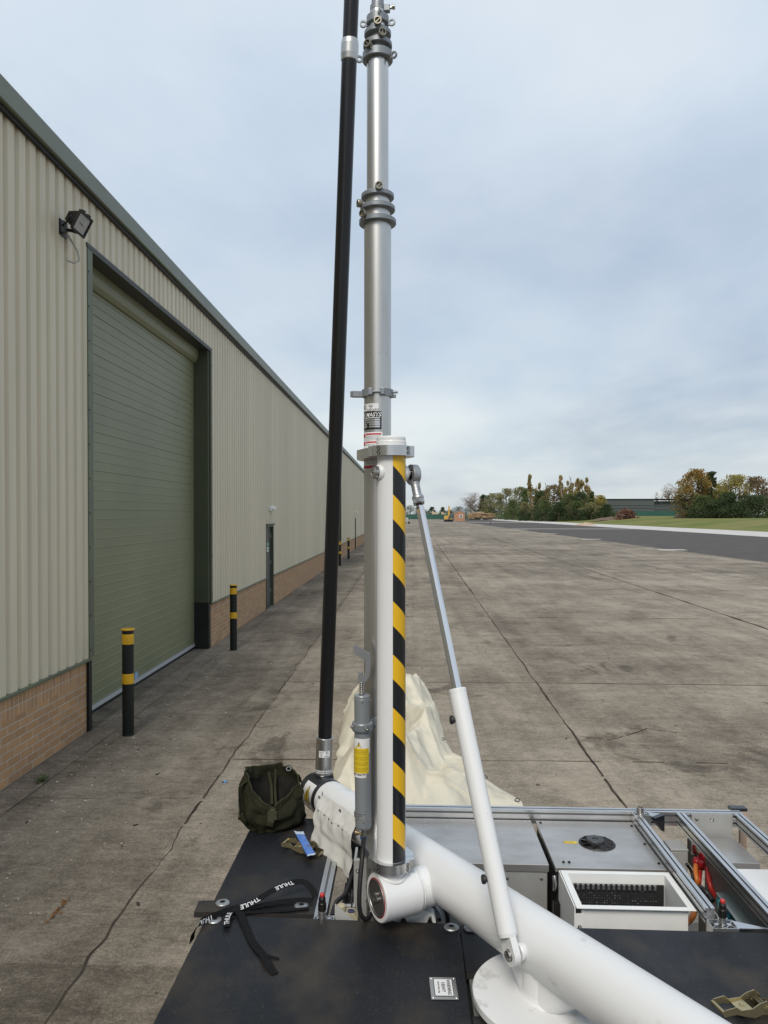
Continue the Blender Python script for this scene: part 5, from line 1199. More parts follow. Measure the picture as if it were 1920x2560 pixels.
# spring
pts = []; zs0 = zp_(590); zs1 = zp_(455)
for i in range(121): a = i / 120 * 7 * 2 * math.pi; pts.append(V((Pc.x - .001 + math.cos(a) * .0095, Pc.y + math.sin(a) * .0095, zs0 + (zs1 - zs0) * i / 120)))
m = MB(); m.tube(pts, .0018, 6); m.cyl((Pc.x - .001, Pc.y, zs0), (Pc.x - .001, Pc.y, zs1), .006, n=12); hp.part('spring', m, M_steel)
ol = [(175, 72), (205, 60), (352, 148), (360, 170), (360, 320), (340, 400), (300, 448), (240, 460), (228, 440), (228, 365), (248, 350), (268, 352), (275, 380), (290, 378), (302, 350), (305, 225), (290, 212), (280, 205), (272, 212), (262, 196), (250, 186), (240, 192), (232, 178), (220, 168), (210, 174), (202, 160), (188, 148), (176, 146)]
m = MB(); m.prism([((x - 262) * .235 * pk, -(y - 460) * .235 * pk) for x, y in ol], (Pc.x - .001, Pc.y - .009, zp_(462)), (1, 0, 0), (0, 0, 1), (0, .020, 0)); hp.part('handle', m, mat('handle_grey', (.18, .19, .20), .45, .2), bevel=.006)
m = MB()
PT = lambda s_, z_, off=.0006: on_cyl((Pc.x + .002, Pc.y, 0), .0312, s_, z_, off)
def plab(s0_, s1_, y0, y1, mi, off): 
    f = PT(0, 0, off); m.grid(lambda a, b: f(R(s0_ + (s1_ - s0_) * a) * .0312, zp_(y1) + (zp_(y0) - zp_(y1)) * b), 12, 1, mi)
plab(-80, 62, 1040, 1455, 0, .001); plab(-78, 52, 1142, 1408, 1, .0015)
for y0 in (1165, 1180, 1198, 1232, 1248, 1262, 1290, 1304, 1318, 1350, 1364, 1380):
    s_ = -70
    while s_ < 40: e_ = s_ + r.uniform(8, 22); plab(s_, min(e_, 44), y0, y0 + 5, 3, .0019); s_ = e_ + 4
f = PT(-22, zp_(1106), .0016)
m.add([f(*p) for p in ((-.012, -.011), (.012, -.011), (0, .012))], [(0, 1, 2)], 2); f = PT(-22, zp_(1106), .0021); m.add([f(*p) for p in ((-.0092, -.0094), (.0092, -.0094), (0, .0085))], [(0, 1, 2)], 1)
put_text(m, '!', .015, PT(-22, zp_(1108), .0026), 2)
put_text(m, 'CLARK MASTS', .0105, PT(24, zp_(1424), .0016), 2, .25, 'RIGHT')
hp.part('label', m, [M_lab_w, M_lab_y, M_lab_k, mat('print_olive', (.30, .21, .01), .5)], pb); m = MB()
plab(-78, 66, 1830, 1895, 0, .001); put_text(m, 'CLARK MASTS SYSTEMS LTD', .0062, PT(22, zp_(1845), .0016), 2, 0, 'RIGHT')
for k in range(3): plab(-60, 5 - k * 12, 1862 + k * 10, 1865 + k * 10, 2, .0014)
f = PT(45, zp_(1862), .0016); m.add([f(.0045 * math.cos(a * .6283) * (1 if a % 2 else .55), .0065 * math.sin(a * .6283) * (1 if a % 2 else .6)) for a in range(10)], [tuple(range(10))], 2)
hp.part('label', m, [mat('label_silver', (.36, .37, .38), .35, .5), M_lab_y, M_lab_k], pb)
q1 = q0 - tilt * .018
m = MB(); m.lathe(q1, -tilt, [(.010, -.002), (.010, .012), (.013, .013), (.013, .028), (.009, .030)], 6, sm=False); hp.part('hose_fitting', m, M_steel)
m = MB(); m.lathe(q1 + V((-.022, -.002, -.004)), V((1, 0, -.2)), [(0, -.012), (.010, -.012), (.010, .004), (.006, .005), (.006, .014)], 12); hp.part('bleed_valve', m, mat('brass', (.26, .20, .12), .4, .8))
m = MB(); m.lathe(q1, -tilt, [(.0136, .018), (.0138, .022), (.0136, .027)], 18); hp.part('blue_seal', m, mat('seal_blue', (.02, .08, .25), .5))
hz = [(910, 2094, 2.93), (907, 2125, 2.92), (904, 2160, 2.90), (900, 2205, 2.88), (898, 2245, 2.87), (899, 2272, 2.87), (904, 2290, 2.875), (914, 2298, 2.89), (924, 2290, 2.92), (930, 2280, 2.97)]
def smooth_pts(pp_, n_=5):
    o = []; k = len(pp_)
    for i in range(k - 1):
        p0, p1, p2, p3 = pp_[max(i - 1, 0)], pp_[i], pp_[i + 1], pp_[min(i + 2, k - 1)]
        for j in range(n_):
            t_ = j / n_; o.append(.5 * ((2 * p1) + (p2 - p0) * t_ + (2 * p0 - 5 * p1 + 4 * p2 - p3) * t_ ** 2 + (3 * p1 - p0 - 3 * p2 + p3) * t_ ** 3))
    return o + [pp_[-1]]
m = MB(); m.tube(smooth_pts([P(*q) for q in hz]), .0088, 12); hp.part('hose', m, M_rub)
m = MB(); c = P(926, 2288, 2.94); m.lathe(c, (.3, .8, .35), [(0, -.012), (.009, -.012), (.009, .02), (.012, .02), (.012, .03)], 8, sm=False); hp.part('hose_fitting', m, M_alum)

# ---------------------------------------------------------------- equipment in the bed
def lidbox(name, label, cat, x0, x1, y0, y1, z, lip, h, m_top, m_body, inset=.006):
    t = Thing(name, label, cat, ((x0 + x1) / 2, (y0 + y1) / 2, z - h))
    t.part('body', MB().bx(x0 + inset, x1 - inset, y0 + inset, y1 - .004, z - h, z - lip - .001), m_body, bevel=.003)
    l_ = t.part('lid', MB().bx(x0, x1, y0, y1, z - lip, z), m_top, bevel=.0025); return t, l_
bxA, _ = lidbox('steel_enclosure', 'wide brushed steel enclosure behind the white tube, left of the fan box', 'enclosure', -.12, .632, 3.40, 3.895, ZD - .001, .034, .32, M_sheet, M_sheetp)
for x in (.45, .60): bxA.part('bolt', MB().lathe((x, 3.405, ZD - .065), (0, -1, 0), [(.006, 0), (.006, .004), (0, .006)], 12), M_steel)
fb, fl_ = lidbox('fan_enclosure', 'steel box with round black fan in its lid, beside the slanting rail', 'enclosure', .655, 1.134, 3.375, 3.89, ZD - .0005, .022, .30, M_sheet, M_dark)
fc = V((.897, 3.63, ZD))
m = MB(); m.lathe(fc, (0, 0, 1), [(.0, .0005), (.070, .0005), (.074, .004), (.080, .005), (.084, .0008)], 48); gr_ = fb.part('fan_ring', m, M_steeld, fl_)
m = MB(); m.lathe(fc + V((-.006, .012, 0)), (0, 0, 1), [(.042, .002), (.042, .014), (.038, .018), (.014, .018), (.013, .014), (0, .014)], 36); fb.part('fan_hub', m, mat('fan_grey', (.035, .037, .042), .45), gr_)
for k in range(9):
    a = k * 2 * math.pi / 9; c = fc + V((math.cos(a) * .055, math.sin(a) * .055, .006)); fb.part('fan_blade', MB().box(c, (.038, .020, .002), Matrix.Rotation(a, 3, 'Z') @ Matrix.Rotation(.5, 3, 'X')), M_steeld, gr_)
m = MB(); m.prism([(-.035, .014), (.012, .014), (.010, .022), (.036, 0), (.012, -.018), (.012, -.012), (-.035, -.012), (-.030, 0)], (.777, 3.635, ZD), (1, 0, 0), (0, 1, 0), (0, 0, .0006)); fb.part('arrow_sticker', m, M_lab_y, fl_)
m = MB(); m.bx(.742, .79, 3.636, 3.639, ZD + .0007, ZD + .0012); fb.part('arrow_print', m, M_lab_k, fl_)
for x, y in ((.70, 3.425), (.725, 3.425), (1.118, 3.84), (1.118, 3.63), (1.118, 3.43), (.675, 3.86)): fb.part('bolt', MB().lathe((x, y, ZD - .0005), (0, 0, 1), [(.007, 0), (.007, .002), (.0045, .002), (.0045, .006), (0, .007)], 10), M_steeld, fl_)
# latch between the boxes
m = MB(); m.tube([V((.648, 3.36, .83)), V((.648, 3.345, .80)), V((.648, 3.35, .775)), V((.650, 3.37, .765))], .009, 8); fb.part('latch', m, M_alum)
m = MB(); m.bx(.635, .70, 3.30, 3.335, .55, .735); m.tube([V((.636, 3.29, .56)), V((.636, 3.29, .735))], .004, 6); fb.part('battery_bracket', m, M_steeld)
# white duct with a flanged rim
du = Thing('white_duct', 'white open-topped duct with flanged rim set below the fan box, dark tubes inside', 'duct', (.9, 3.18, .6))
x0, x1, y0, y1, zt = .668, 1.128, 3.015, 3.335, ZD + .006
def frame(a0, a1, b0, b1, w_, z0, z1):
    m = MB(); m.bx(a0, a1, b0, b0 + w_, z0, z1); m.bx(a0, a1, b1 - w_, b1, z0, z1); m.bx(a0, a0 + w_, b0 + w_, b1 - w_, z0, z1); m.bx(a1 - w_, a1, b0 + w_, b1 - w_, z0, z1); return m
M_duct = mat('duct_white', (.70, .71, .70), .42, 0, (.64, .645, .64), 6, 4)
du.part('rim', frame(x0, x1, y0, y1, .026, zt - .003, zt), M_duct, bevel=.0008)
du.part('walls', frame(x0 + .024, x1 - .024, y0 + .024, y1 - .024, .002, ZD - .30, zt - .0031), M_duct)
m = MB(); m.bx(.662, .667, 3.03, 3.34, ZD - .25, zt - .004); m.bx(.667, .70, 3.03, 3.033, ZD - .25, zt - .03); du.part('mounting_flange', m, M_duct)
for z in (.785, .715): du.part('flange_bolt', MB().lathe((.683, 3.03, z), (0, -1, 0), [(.008, 0), (.007, .004), (.003, .006), (0, .004)], 14), M_steel)
m = MB(); m.bx(x0 + .03, x1 - .03, y0 + .03, y1 - .03, ZD - .20, ZD - .19); m.bx(x0 + .03, x1 - .03, y1 - .034, y1 - .03, ZD - .20, ZD - .035); inn = du.part('core', m, M_dark)
M_ct = mat('tube_steel', (.30, .30, .30), .35, .8)
for k in range(17): du.part('core_tube', MB().cyl((x0 + .045 + k * .0215, y1 - .042, ZD - .052), (x0 + .045 + k * .0215, y1 - .042, ZD - .033), .0065, n=10), M_ct, inn)
m = MB(); r = random.Random(6)
for i in range(34):
    for j in range(11):
        if r.random() < .5: m.lathe((x0 + .040 + i * .0108, y1 - .0345, ZD - .062 - j * .0105), (0, -1, 0), [(.0010 + .0016 * r.random() ** 2, 0), (0, .002)], 6)
s_o = du.part('tube_ends', m, M_ct, inn); s_o['kind'] = 'stuff'
# right-hand bay
jb, _ = lidbox('junction_box', 'small grey upright junction box with a yellow sticker between the left and middle rails', 'junction box', 1.268, 1.352, 3.72, 3.83, .80, .012, .22, M_sheetp, M_sheetp, .002)
jb.part('sticker', MB().bx(1.2685, 1.2695, 3.74, 3.81, .70, .765), mat('sticker_ochre', (.36, .27, .08), .6))
lb, _ = lidbox('lidded_box', 'flat grey steel box under the far rail between the middle and right rails', 'box', 1.485, 1.628, 3.59, 3.86, .80, .030, .2, M_sheet, M_sheetp)
wc, _ = lidbox('white_locker', 'white flat topped locker right of the middle rail at the picture edge', 'locker', 1.43, 1.92, 2.45, 3.53, .80, .02, .3, M_wht, M_wht)
m = MB(); m.bx(1.43, 1.63, 3.895, 3.904, .70, ZR - .004); bp_ = tb.part('back_plate', m, M_sheetp)
for x in (1.455, 1.53): tb.part('bolt', MB().lathe((x, 3.895, .88), (0, -1, 0), [(.009, 0), (.008, .005), (0, .008)], 14), M_steel, bp_)
m = MB(); m.bx(1.24, 1.44, 2.93, 3.66, .46, .48); m.bx(1.405, 1.415, 2.93, 3.66, .48, .80); m.bx(1.242, 1.248, 2.95, 3.30, .48, .80); tb.part('side_panel', m, mat('panel_grey', (.20, .20, .19), .5, .2))
cabr = mat('cable_red', (.42, .022, .018), .4); cabo = mat('cable_orange', (.45, .13, .02), .45); M_boot = mat('red_boot', (.38, .012, .018), .35)
def gz(x, y, z): return G(1580 + x * .2049, 1980 + y * .2049, z + .065)
bt = Thing('battery_isolator', 'cluster of red rubber boots on battery terminals between the rails', 'isolator', gz(820, 760, .6))
for (x, y, z, x2, y2, z2, rr0) in ((745, 700, .72, 800, 700, .72, .021), (830, 690, .73, 870, 700, .72, .02), (850, 790, .71, 900, 780, .70, .021), (790, 810, .70, 785, 880, .68, .016), (845, 860, .70, 840, 920, .67, .016), (880, 740, .72, 935, 820, .69, .018)):
    a, b = gz(x, y, z), gz(x2, y2, z2); m = MB(); m.tube([a - (b - a) * .15, a, b, b + (b - a) * .15], [rr0 * .6, rr0, rr0, rr0 * .55], 16); bt.part('boot', m, M_boot)
bt.part('terminal_strap', MB().box(gz(805, 695, .745), (.012, .03, .03)), mat('strap_tan', (.5, .42, .25), .5), bevel=.002)
bt.part('base', MB().box(gz(840, 760, .62), (.10, .10, .12)), M_floor_d)
def cable(nm, pts, rr0, m_, label):
    m = MB(); m.tube(smooth_pts([gz(*p) for p in pts]), rr0, 12); return single(nm, m, m_, label, 'cable', (0, 0, 0))
cable('cable', [(785, 880, .68), (775, 960, .66), (785, 1060, .64), (800, 1150, .60), (790, 1250, .55), (770, 1400, .56), (740, 1520, .62), (660, 1600, .68), (620, 1640, .70)], .0125, cabo, 'thick orange cable looping down beside the white duct')
cable('cable', [(840, 920, .67), (830, 980, .65), (820, 1080, .63), (812, 1150, .60)], .0105, cabr, 'short red cable dropping from the lower boot')
cable('cable', [(895, 850, .69), (920, 950, .68), (940, 1080, .66), (970, 1190, .63), (1020, 1275, .60)], .0115, cabr, 'red cable curving down to the teal connector')
cable('cable', [(665, 880, .74), (720, 960, .70), (745, 1080, .66), (730, 1200, .60), (690, 1340, .55), (650, 1400, .55)], .007, M_rub, 'thin black cable hanging from the grey junction box')
cable('cable', [(820, 1160, .62), (880, 1200, .64), (940, 1260, .63), (985, 1330, .62)], .012, M_rub, 'thick black cable running towards the teal connector')
cable('cable', [(650, 1460, .70), (650, 1530, .68), (625, 1620, .66)], .005, mat('cable_blue', (.02, .03, .12), .5), 'thin dark blue wire beside the white duct corner')
tq = Thing('teal_connector', 'angular teal plastic housing on the floor between the left and middle rails', 'connector', gz(1100, 1400, .5))
M_teal = mat('teal_plastic', (.015, .19, .22), .4, 0, (.02, .23, .25), 8, 3)
m = MB(); a = [gz(*p) for p in ((1030, 1275, .66), (1090, 1275, .66), (1200, 1440, .64), (1310, 1600, .60), (1190, 1600, .60), (1060, 1450, .64))]; m.add(a + [q + V((0, -.01, -.09)) for q in a], [tuple(range(6))[::-1], tuple(range(6, 12))] + [(i, (i + 1) % 6, 6 + (i + 1) % 6, 6 + i) for i in range(6)])
tq.part('housing', m, M_teal, bevel=.004)
m = MB(); m.box(gz(1130, 1360, .665), (.02, .05, .014), Matrix.Rotation(.4, 3, 'Z')); tq.part('latch', m, mat('teal_light', (.03, .28, .30), .4))
tb.part('clear_cover', MB().box(gz(1290, 1420, .68), (.09, .26, .004), Matrix.Rotation(-.05, 3, 'Z')), mat('smoked_cover', (.10, .12, .12), .15))

# well under the mast: valve block, casting, slew flange
vb = Thing('valve_block', 'beige plastic valve block with a knob in the well beside the red pin', 'valve', (-.25, 2.97, .5))
M_bei = mat('beige_plastic', (.42, .38, .27), .5, 0, (.34, .30, .2), 20, 4)
vb.part('body', MB().prism([(-.045, 0), (.05, 0), (.05, .035), (.035, .052), (-.03, .052), (-.045, .03)], (-.235, 2.955, .80), (1, 0, 0), (0, 0, 1), (0, .05, 0)), M_bei, bevel=.003)
k = MB(); k.lathe((-.25, 2.975, .852), (0, 0, 1), [(0, 0), (.012, 0), (.012, .008), (.019, .009), (.018, .024), (.012, .028), (0, .029)], 9); vb.part('knob', k, M_bei)
k = MB(); k.lathe((-.212, 2.975, .8525), (0, 0, 1), [(.014, 0), (.014, .004), (.008, .004), (.008, .001), (0, .001)], 20); vb.part('port', k, mat('port_blue', (.04, .04, .10), .4))
m = MB(); m.prism([(0, 0), (.085, 0), (0, .065)], (-.272, 2.93, .835), (1, 0, 0), (0, .25, .97), (0, -.003, 0)); tb.part('corner_plate', m, M_sheetp)
hy = Thing('hydraulic_manifold', 'black valves and pipes crowded in the well between the left rail and the mast', 'manifold', (-.24, 3.3, .5))
r = random.Random(9)
hy.part('block', MB().bx(-.268, -.205, 3.10, 3.40, .53, .76), M_floor_d, bevel=.004); hy.part('tank', MB().bx(-.262, -.206, 3.42, 3.80, .53, .82), M_floor_d, bevel=.008)
for k in range(5):
    y = 3.05 + k * .085; x = -.25 + .015 * (k % 2); hy.part('spool', MB().lathe((x, y, .60), (0, 0, 1), [(.014, 0), (.014, .14), (.018, .14), (.018, .16), (.009, .165), (.009, .20), (0, .2)], 14), M_steeld if k % 2 else M_rub)
for pts, rr0 in (([(-.285, 2.96, .84), (-.275, 3.05, .85), (-.25, 3.16, .83), (-.23, 3.3, .85), (-.225, 3.45, .84)], .009), ([(-.22, 2.97, .72), (-.225, 3.1, .80), (-.21, 3.25, .84), (-.215, 3.5, .82)], .006), ([(-.26, 3.4, .60), (-.25, 3.42, .80), (-.22, 3.5, .86), (-.2, 3.6, .84)], .008), ([(-.215, 3.0, .6), (-.212, 3.02, .86), (-.214, 3.05, .9)], .003)):
    m = MB(); m.tube(smooth_pts([V(p) for p in pts]), rr0, 10); hy.part('hose', m, M_rub)
m = MB(); m.lathe((-.232, 3.03, .845), (1, .1, .05), [(0, -.03), (.008, -.03), (.008, .02), (.011, .02), (.011, .032), (0, .032)], 8, sm=False); hy.part('union', m, M_steel)
for k in range(4): hy.part('bolt', MB().lathe((-.27 + k * .018, 3.06 + .03 * (k % 2), .80), (0, 0, 1), [(.006, -.06), (.006, .0), (.003, .003), (0, .003)], 6), M_steel)
sf = Thing('slew_flange', 'grey round bolted flange under the white tube just behind the deck edge', 'flange', (.035, 3.03, .5))
fcn = V((.035, 3.02, .790)); m = MB(); m.lathe(fcn, (0, -1, 0), [(.0, 0), (.118, 0), (.118, .014), (.112, .02), (.09, .02), (.085, .012), (.0, .012)], 72); sf.part('disc', m, M_cast)
for k in range(12): a = R(k * 30 + 15); sf.part('bolt', MB().lathe(fcn + V((math.cos(a) * .101, -.02, math.sin(a) * .101)), (0, -1, 0), [(.0075, 0), (.0075, .003), (.004, .003), (.004, .001), (0, .001)], 14), M_steeld)
m = MB(); m.tube([fcn + V((math.cos(R(a)) * .134, .01, math.sin(R(a)) * .134)) for a in range(-10, 100, 6)], .009, 10); sf.part('hose', m, M_rub)
wcx = Thing('white_casting', 'white bolted bearing casting half hidden below the knuckle', 'casting', (.035, 2.96, .8))
m = MB(); m.prism([(-.078, 0), (-.055, 0), (-.05, .018), (-.038, .018), (-.03, 0), (.048, 0), (.052, .014), (.064, .014), (.070, 0), (.082, 0), (.074, .030), (.045, .044), (.02, .056), (-.02, .056), (-.05, .040), (-.072, .026)], (.035, 2.925, .842), (1, 0, 0), (0, 0, 1), (0, .05, 0)); wcx.part('body', m, M_wht, bevel=.004)
for x in (-.066, .06): wcx.part('bolt', MB().lathe((.035 + x, 2.925, .862), (0, -1, 0), [(.006, 0), (.006, .004), (0, .005)], 8), M_steel)
# ---------------------------------------------------------------- canvas tarp on the ground
M_can = mat('cream_canvas', (.60, .56, .455), .85, 0, (.40, .38, .31), 4, 9, lo=.47, hi=.80, bump=.25, bscale=30, spec=.2)
rows = [(1478, 842, 905), (1490, 780, 918), (1505, 757, 930), (1540, 742, 946), (1600, 735, 962), (1640, 726, 975), (1670, 719, 1000), (1690, 715, 1035), (1712, 708, 1085), (1735, 700, 1128), (1775, 690, 1140), (1830, 690, 1120)]
def tarp_edge(t):
    f_ = t * (len(rows) - 1); i = min(int(f_), len(rows) - 2); k = f_ - i; k = k * k * (3 - 2 * k)
    return [a + (b - a) * k for a, b in zip(rows[i], rows[i + 1])]
def ridge(x): return 1 - abs(2 * (x - math.floor(x + .5)))
def tarp(a, b):
    y, l, r_ = tarp_edge(b)
    wl = .5 * mnoise.noise(V((b * 5, 1, 3))) + .25 * mnoise.noise(V((b * 15, 4, 3)))
    x = l + (r_ - l) * a; p = GD(x, y)
    ed = min(a, 1 - a, b * 1.3, 1) * 2.0; ed = min(1, ed * 2.6) ** .7
    wx = p.x + .16 * mnoise.noise(V((p.x * .8, p.y * .45, 0))); wy = p.y + .3 * mnoise.noise(V((p.x * .7, p.y * .6, 7)))
    cr_ = lambda q_, e_: ridge(q_) ** e_
    n1_ = cr_(wx * .85 + wy * .10 + .25, 1.0); n2_ = cr_(wx * 1.9 - wy * .36 + .3, 1.0); n3_ = cr_(wx * .7 + wy * .62 + .2, 1.25); n4_ = cr_(wx * 3.6 + wy * 1.3, 1.3)
    fold = .20 * n1_ + .16 * n2_ + .13 * n3_ + .055 * n4_ + .006 * mnoise.noise(p * 6) + .004 * mnoise.noise(p * 17)
    right_flat = 1.15 if b < .55 else min(1.15 + (b - .55) * .9, max(.12, 1.15 - max(a - .5, -.2) * 2.6 * (b - .55) * 3)) * (1 - max(0, b - .9) * 8)
    back = .85 if b < .3 else 1
    return V((p.x + .02 * mnoise.noise(p * 5), p.y + .05 * wl, .012 + ed * (.05 + fold * right_flat * back)))
m = MB(); m.grid(tarp, 150, 230)
tp_o = Thing('canvas_tarp', 'crumpled cream canvas tarp lying on the concrete behind the trailer', 'tarp', (0, 8, 0))
c_o = tp_o.part('canvas', m, M_can)
for a_, b_ in ((.93, .70), (.975, .84), (.04, .80), (.86, .52)):
    q = tarp(a_, b_); tp_o.part('eyelet', MB().lathe(q + V((0, 0, .012)), (0, -.3, 1), [(.016, 0), (.022, .001), (.022, .004), (.016, .005)], 18, closed=True), M_steeld, c_o)

# ---------------------------------------------------------------- olive kit bag
M_olv = mat('olive_canvas', (.022, .022, .0115), .9, 0, (.013, .0135, .0075), 9, 6, bump=.3, bscale=60, spec=.15); M_olv2 = mat('olive_webbing', (.038, .039, .022), .85, 0, (.028, .029, .017), 20, 4, bump=.2, bscale=200, spec=.15)
bc = V((-.652, 3.785, ZD + .002))
bag = Thing('kit_bag', 'open dark olive canvas holdall on the far left corner of the deck', 'bag', bc)
def rimz(th):
    d_ = math.atan2(math.sin(th - R(255)), math.cos(th - R(255)))       # front V centred a little right of the camera side
    k = min(1, abs(d_) / R(78)); base = .112 + .132 * k ** .85
    return base + (.022 if R(60) < th < R(200) else 0) + .008 * math.sin(th * 3)
def bagp(th, t_, off=0.0):
    """t_ 0 base .. 1 rim"""
    H_ = rimz(th); ex, ey = .155, .118
    prof = (.86 + .20 * math.sin(min(1, t_ * 1.25) * math.pi * .8)) - .10 * max(0, t_ - .75) * 4 * .6
    c_, s_ = math.cos(th), math.sin(th); sq = lambda v_: math.copysign(abs(v_) ** .78, v_)
    n_ = .024 * mnoise.noise(V((c_ * 3, s_ * 3, t_ * 3.2))) + .009 * mnoise.noise(V((c_ * 9, s_ * 9, t_ * 7)))
    fold = .010 * ridge(t_ * 1.9 + .3 * math.sin(th * 2)) * (1 if t_ < .9 else 0)
    lean = (max(0, math.cos(th)) * .045 + .02 * max(0, -math.sin(th))) * max(0, t_ - .55)
    k = prof + (n_ + fold) / .16 + off / .16
    if c_ > 0: k *= 1 - .24 * c_ * min(1, max(0, t_ - .12) * 3)
    bx_, by_ = sq(c_) * ex * k + lean * .3, sq(s_) * ey * k
    return bc + V((bx_ * .86 - by_ * .5, bx_ * .5 + by_ * .86, t_ * H_ + .004))
m = MB(); NT = 72
m.grid(lambda a, b: bagp(a * 2 * math.pi, b), NT, 26)
m.grid(lambda a, b: bagp(a * 2 * math.pi, 1 - .22 * b, -.006 - .01 * b), NT, 4)
m.grid(lambda a, b: bagp(a * 2 * math.pi, .78 - .71 * b, -.016 - .02 * b), NT, 12, 1)
m.grid(lambda a, b: bc + V((math.cos(a * 2 * math.pi) * .13 * b, math.sin(a * 2 * math.pi) * .11 * b, .012)), 36, 2, 1)
bo = bag.part('body', m, [M_olv, mat('bag_inside', (.006, .006, .004), .95)])  # inside of the bag coloured much darker than the canvas
m = MB()
def rimtube(off, up_): return [bagp(2 * math.pi * i / 90, 1, off) + V((0, 0, up_)) for i in range(91)]
m.tube(rimtube(.001, .0), .0035, 6, caps=False); bag.part('zip', m, M_olv2, bo)
m = MB(); m.grid(lambda a, b: bagp(R(-70 + 95 * a), 1, .004) + V((.012 * b + .012 * math.sin(a * 5), -.004, (.0 - .052 * b * (1 - .4 * a)))), 18, 4); m.grid(lambda a, b: bagp(R(180 + 90 * a), 1, .005) + V((-.008 * b, -.010 * b, -.045 * b)), 18, 4); bag.part('collar_flap', m, M_olv)
fth = R(255); fp = bagp(fth, 1, .008)
m = MB(); pts = [fp + V((0, 0, .004)), bagp(fth, .88, .012), bagp(fth, .72, .013), bagp(fth - .03, .55, .016), bagp(fth - .06, .35, .014)]; m.ribbon(pts, [V((1, 0, 0))] * 5, .032, .003); m.ribbon([bagp(fth, .95, .016), bagp(fth, .74, .018), bagp(fth + .02, .60, .018)], [V((1, 0, 0))] * 3, .044, .003); bag.part('closing_tab', m, M_olv2)
bag.part('zip_pull', MB().box(fp + V((0, -.004, -.006)), (.008, .004, .012)), mat('brass_pull', (.30, .27, .18), .4, .7), bo)
m = MB(); hp_ = [bagp(R(183), .92, .01), bagp(R(186), .86, .035), bagp(R(190), .60, .03), bagp(R(196), .42, .028), bagp(R(200), .34, .012)]; m.ribbon(hp_, [V((0, 1, 0))] * 5, .036, .004); m.tube([bagp(R(192), .38, .02), bagp(R(197), .34, .045)], .010, 8); bag.part('carry_handle', m, M_olv2)
m = MB(); q = bagp(R(25), .98, .0); m.lathe(q + V((-.01, -.02, .0)), (0, -.6, .8), [(.010, 0), (.013, 0), (.013, .003), (.010, .003)], 20, closed=True); bag.part('ring', m, M_steel)
# a plume of loose webbing inside
m = MB(); m.ribbon([bc + V((-.05, .10, .24)), bc + V((-.03, .09, .16)), bc + V((-.02, .05, .08))], [V((1, 0, 0))] * 3, .014, .002); m.ribbon([bc + V((-.01, .10, .24)), bc + V((-.012, .09, .15)), bc + V((.0, .05, .07))], [V((1, 0, 0))] * 3, .012, .002); bag.part('inner_tape', m, M_olv2)

# ---------------------------------------------------------------- mesh cloth hanging on the tube
def mesh_mat():
    m = bpy.data.materials.new('white_mesh'); m.use_nodes = True; t, n, l = nodes_of(m); b = n['Principled BSDF']; b.inputs['Roughness'].default_value = .85; b.inputs['Specular IOR Level'].default_value = .2
    uv = n.new('ShaderNodeTexCoord'); ww = []
    for d_, s_ in (('X', 95), ('Z', 120)):
        w_ = n.new('ShaderNodeTexWave'); w_.bands_direction = d_; w_.inputs['Scale'].default_value = s_; w_.inputs['Distortion'].default_value = .6; w_.inputs['Detail'].default_value = 1; l.new(uv.outputs['Object'], w_.inputs['Vector']); ww.append(w_.outputs['Fac'])
    mu = n.new('ShaderNodeMath'); mu.operation = 'MULTIPLY'; l.new(ww[0], mu.inputs[0]); l.new(ww[1], mu.inputs[1])
    q = n.new('ShaderNodeMixRGB'); l.new(mu.outputs[0], q.inputs[0]); q.inputs[1].default_value = (.47, .465, .44, 1); q.inputs[2].default_value = (.20, .20, .19, 1); l.new(q.outputs[0], b.inputs['Base Color'])
    return m
M_mesh = mesh_mat(); M_hem = mat('mesh_hem', (.50, .495, .47), .8, 0, (.42, .415, .39), 15, 4)
TLp, TRp, BLp, BRp = P(809, 1984, 3.79), P(893, 2040, 3.46), P(775, 2104, 3.57), P(876, 2196, 3.28); RMp = P(899, 2058, 3.40)
cl_t = Thing('mesh_pouch', 'pale mesh cloth tied to the far end of the white tube, hanging down', 'cloth', TLp)
def clo(a, b):
    top = TLp.lerp(TRp, a); bot = BLp.lerp(BRp, a); p = top.lerp(bot, b)
    if a > .8: p = p + (RMp - TRp) * (a - .8) * 5 * (1 - b) * .5
    fold = .007 * math.sin(a * 8 + b * 2) * b ** .6 + .0022 * math.sin(a * 22 - b * 3) * min(1, b * 2) + .009 * mnoise.noise(V((a * 6, b * 5, 2))) + (.002 * math.sin(a * 50) * max(0, 1 - abs(b - .28) * 6))
    bul = -.035 * math.sin(min(1, b * 1.5) * math.pi)
    return p + nP * (bul * .6 + fold - .004) + V((0, -.02 * math.sin(b * math.pi), 0))
m = MB(); m.grid(lambda a, b: clo(a, .24 + .76 * b), 44, 40); cmo = cl_t.part('mesh', m, M_mesh)
m = MB(); m.grid(lambda a, b: clo(a, .25 * b) - nP * .0025, 60, 8); hm = cl_t.part('hem', m, M_hem)
for a_ in (.02, .62):
    q = clo(a_, .06) - nP * .007; cl_t.part('eyelet', MB().lathe(q, -nP, [(.006, 0), (.0095, 0), (.0095, .003), (.006, .003)], 20, closed=True), M_steeld, hm)
for a_ in (.12, .3, .45, .58, .7, .82): q = clo(a_, .26) - nP * .005; cl_t.part('stud', MB().lathe(q, -nP, [(.004, 0), (.003, .003), (0, .004)], 10), M_steeld, hm)
cl_t.part('tie_pin', MB().tube([clo(.02, .02), clo(.02, .02) - V((0, .01, -.02))], .002, 6), M_steeld, hm)

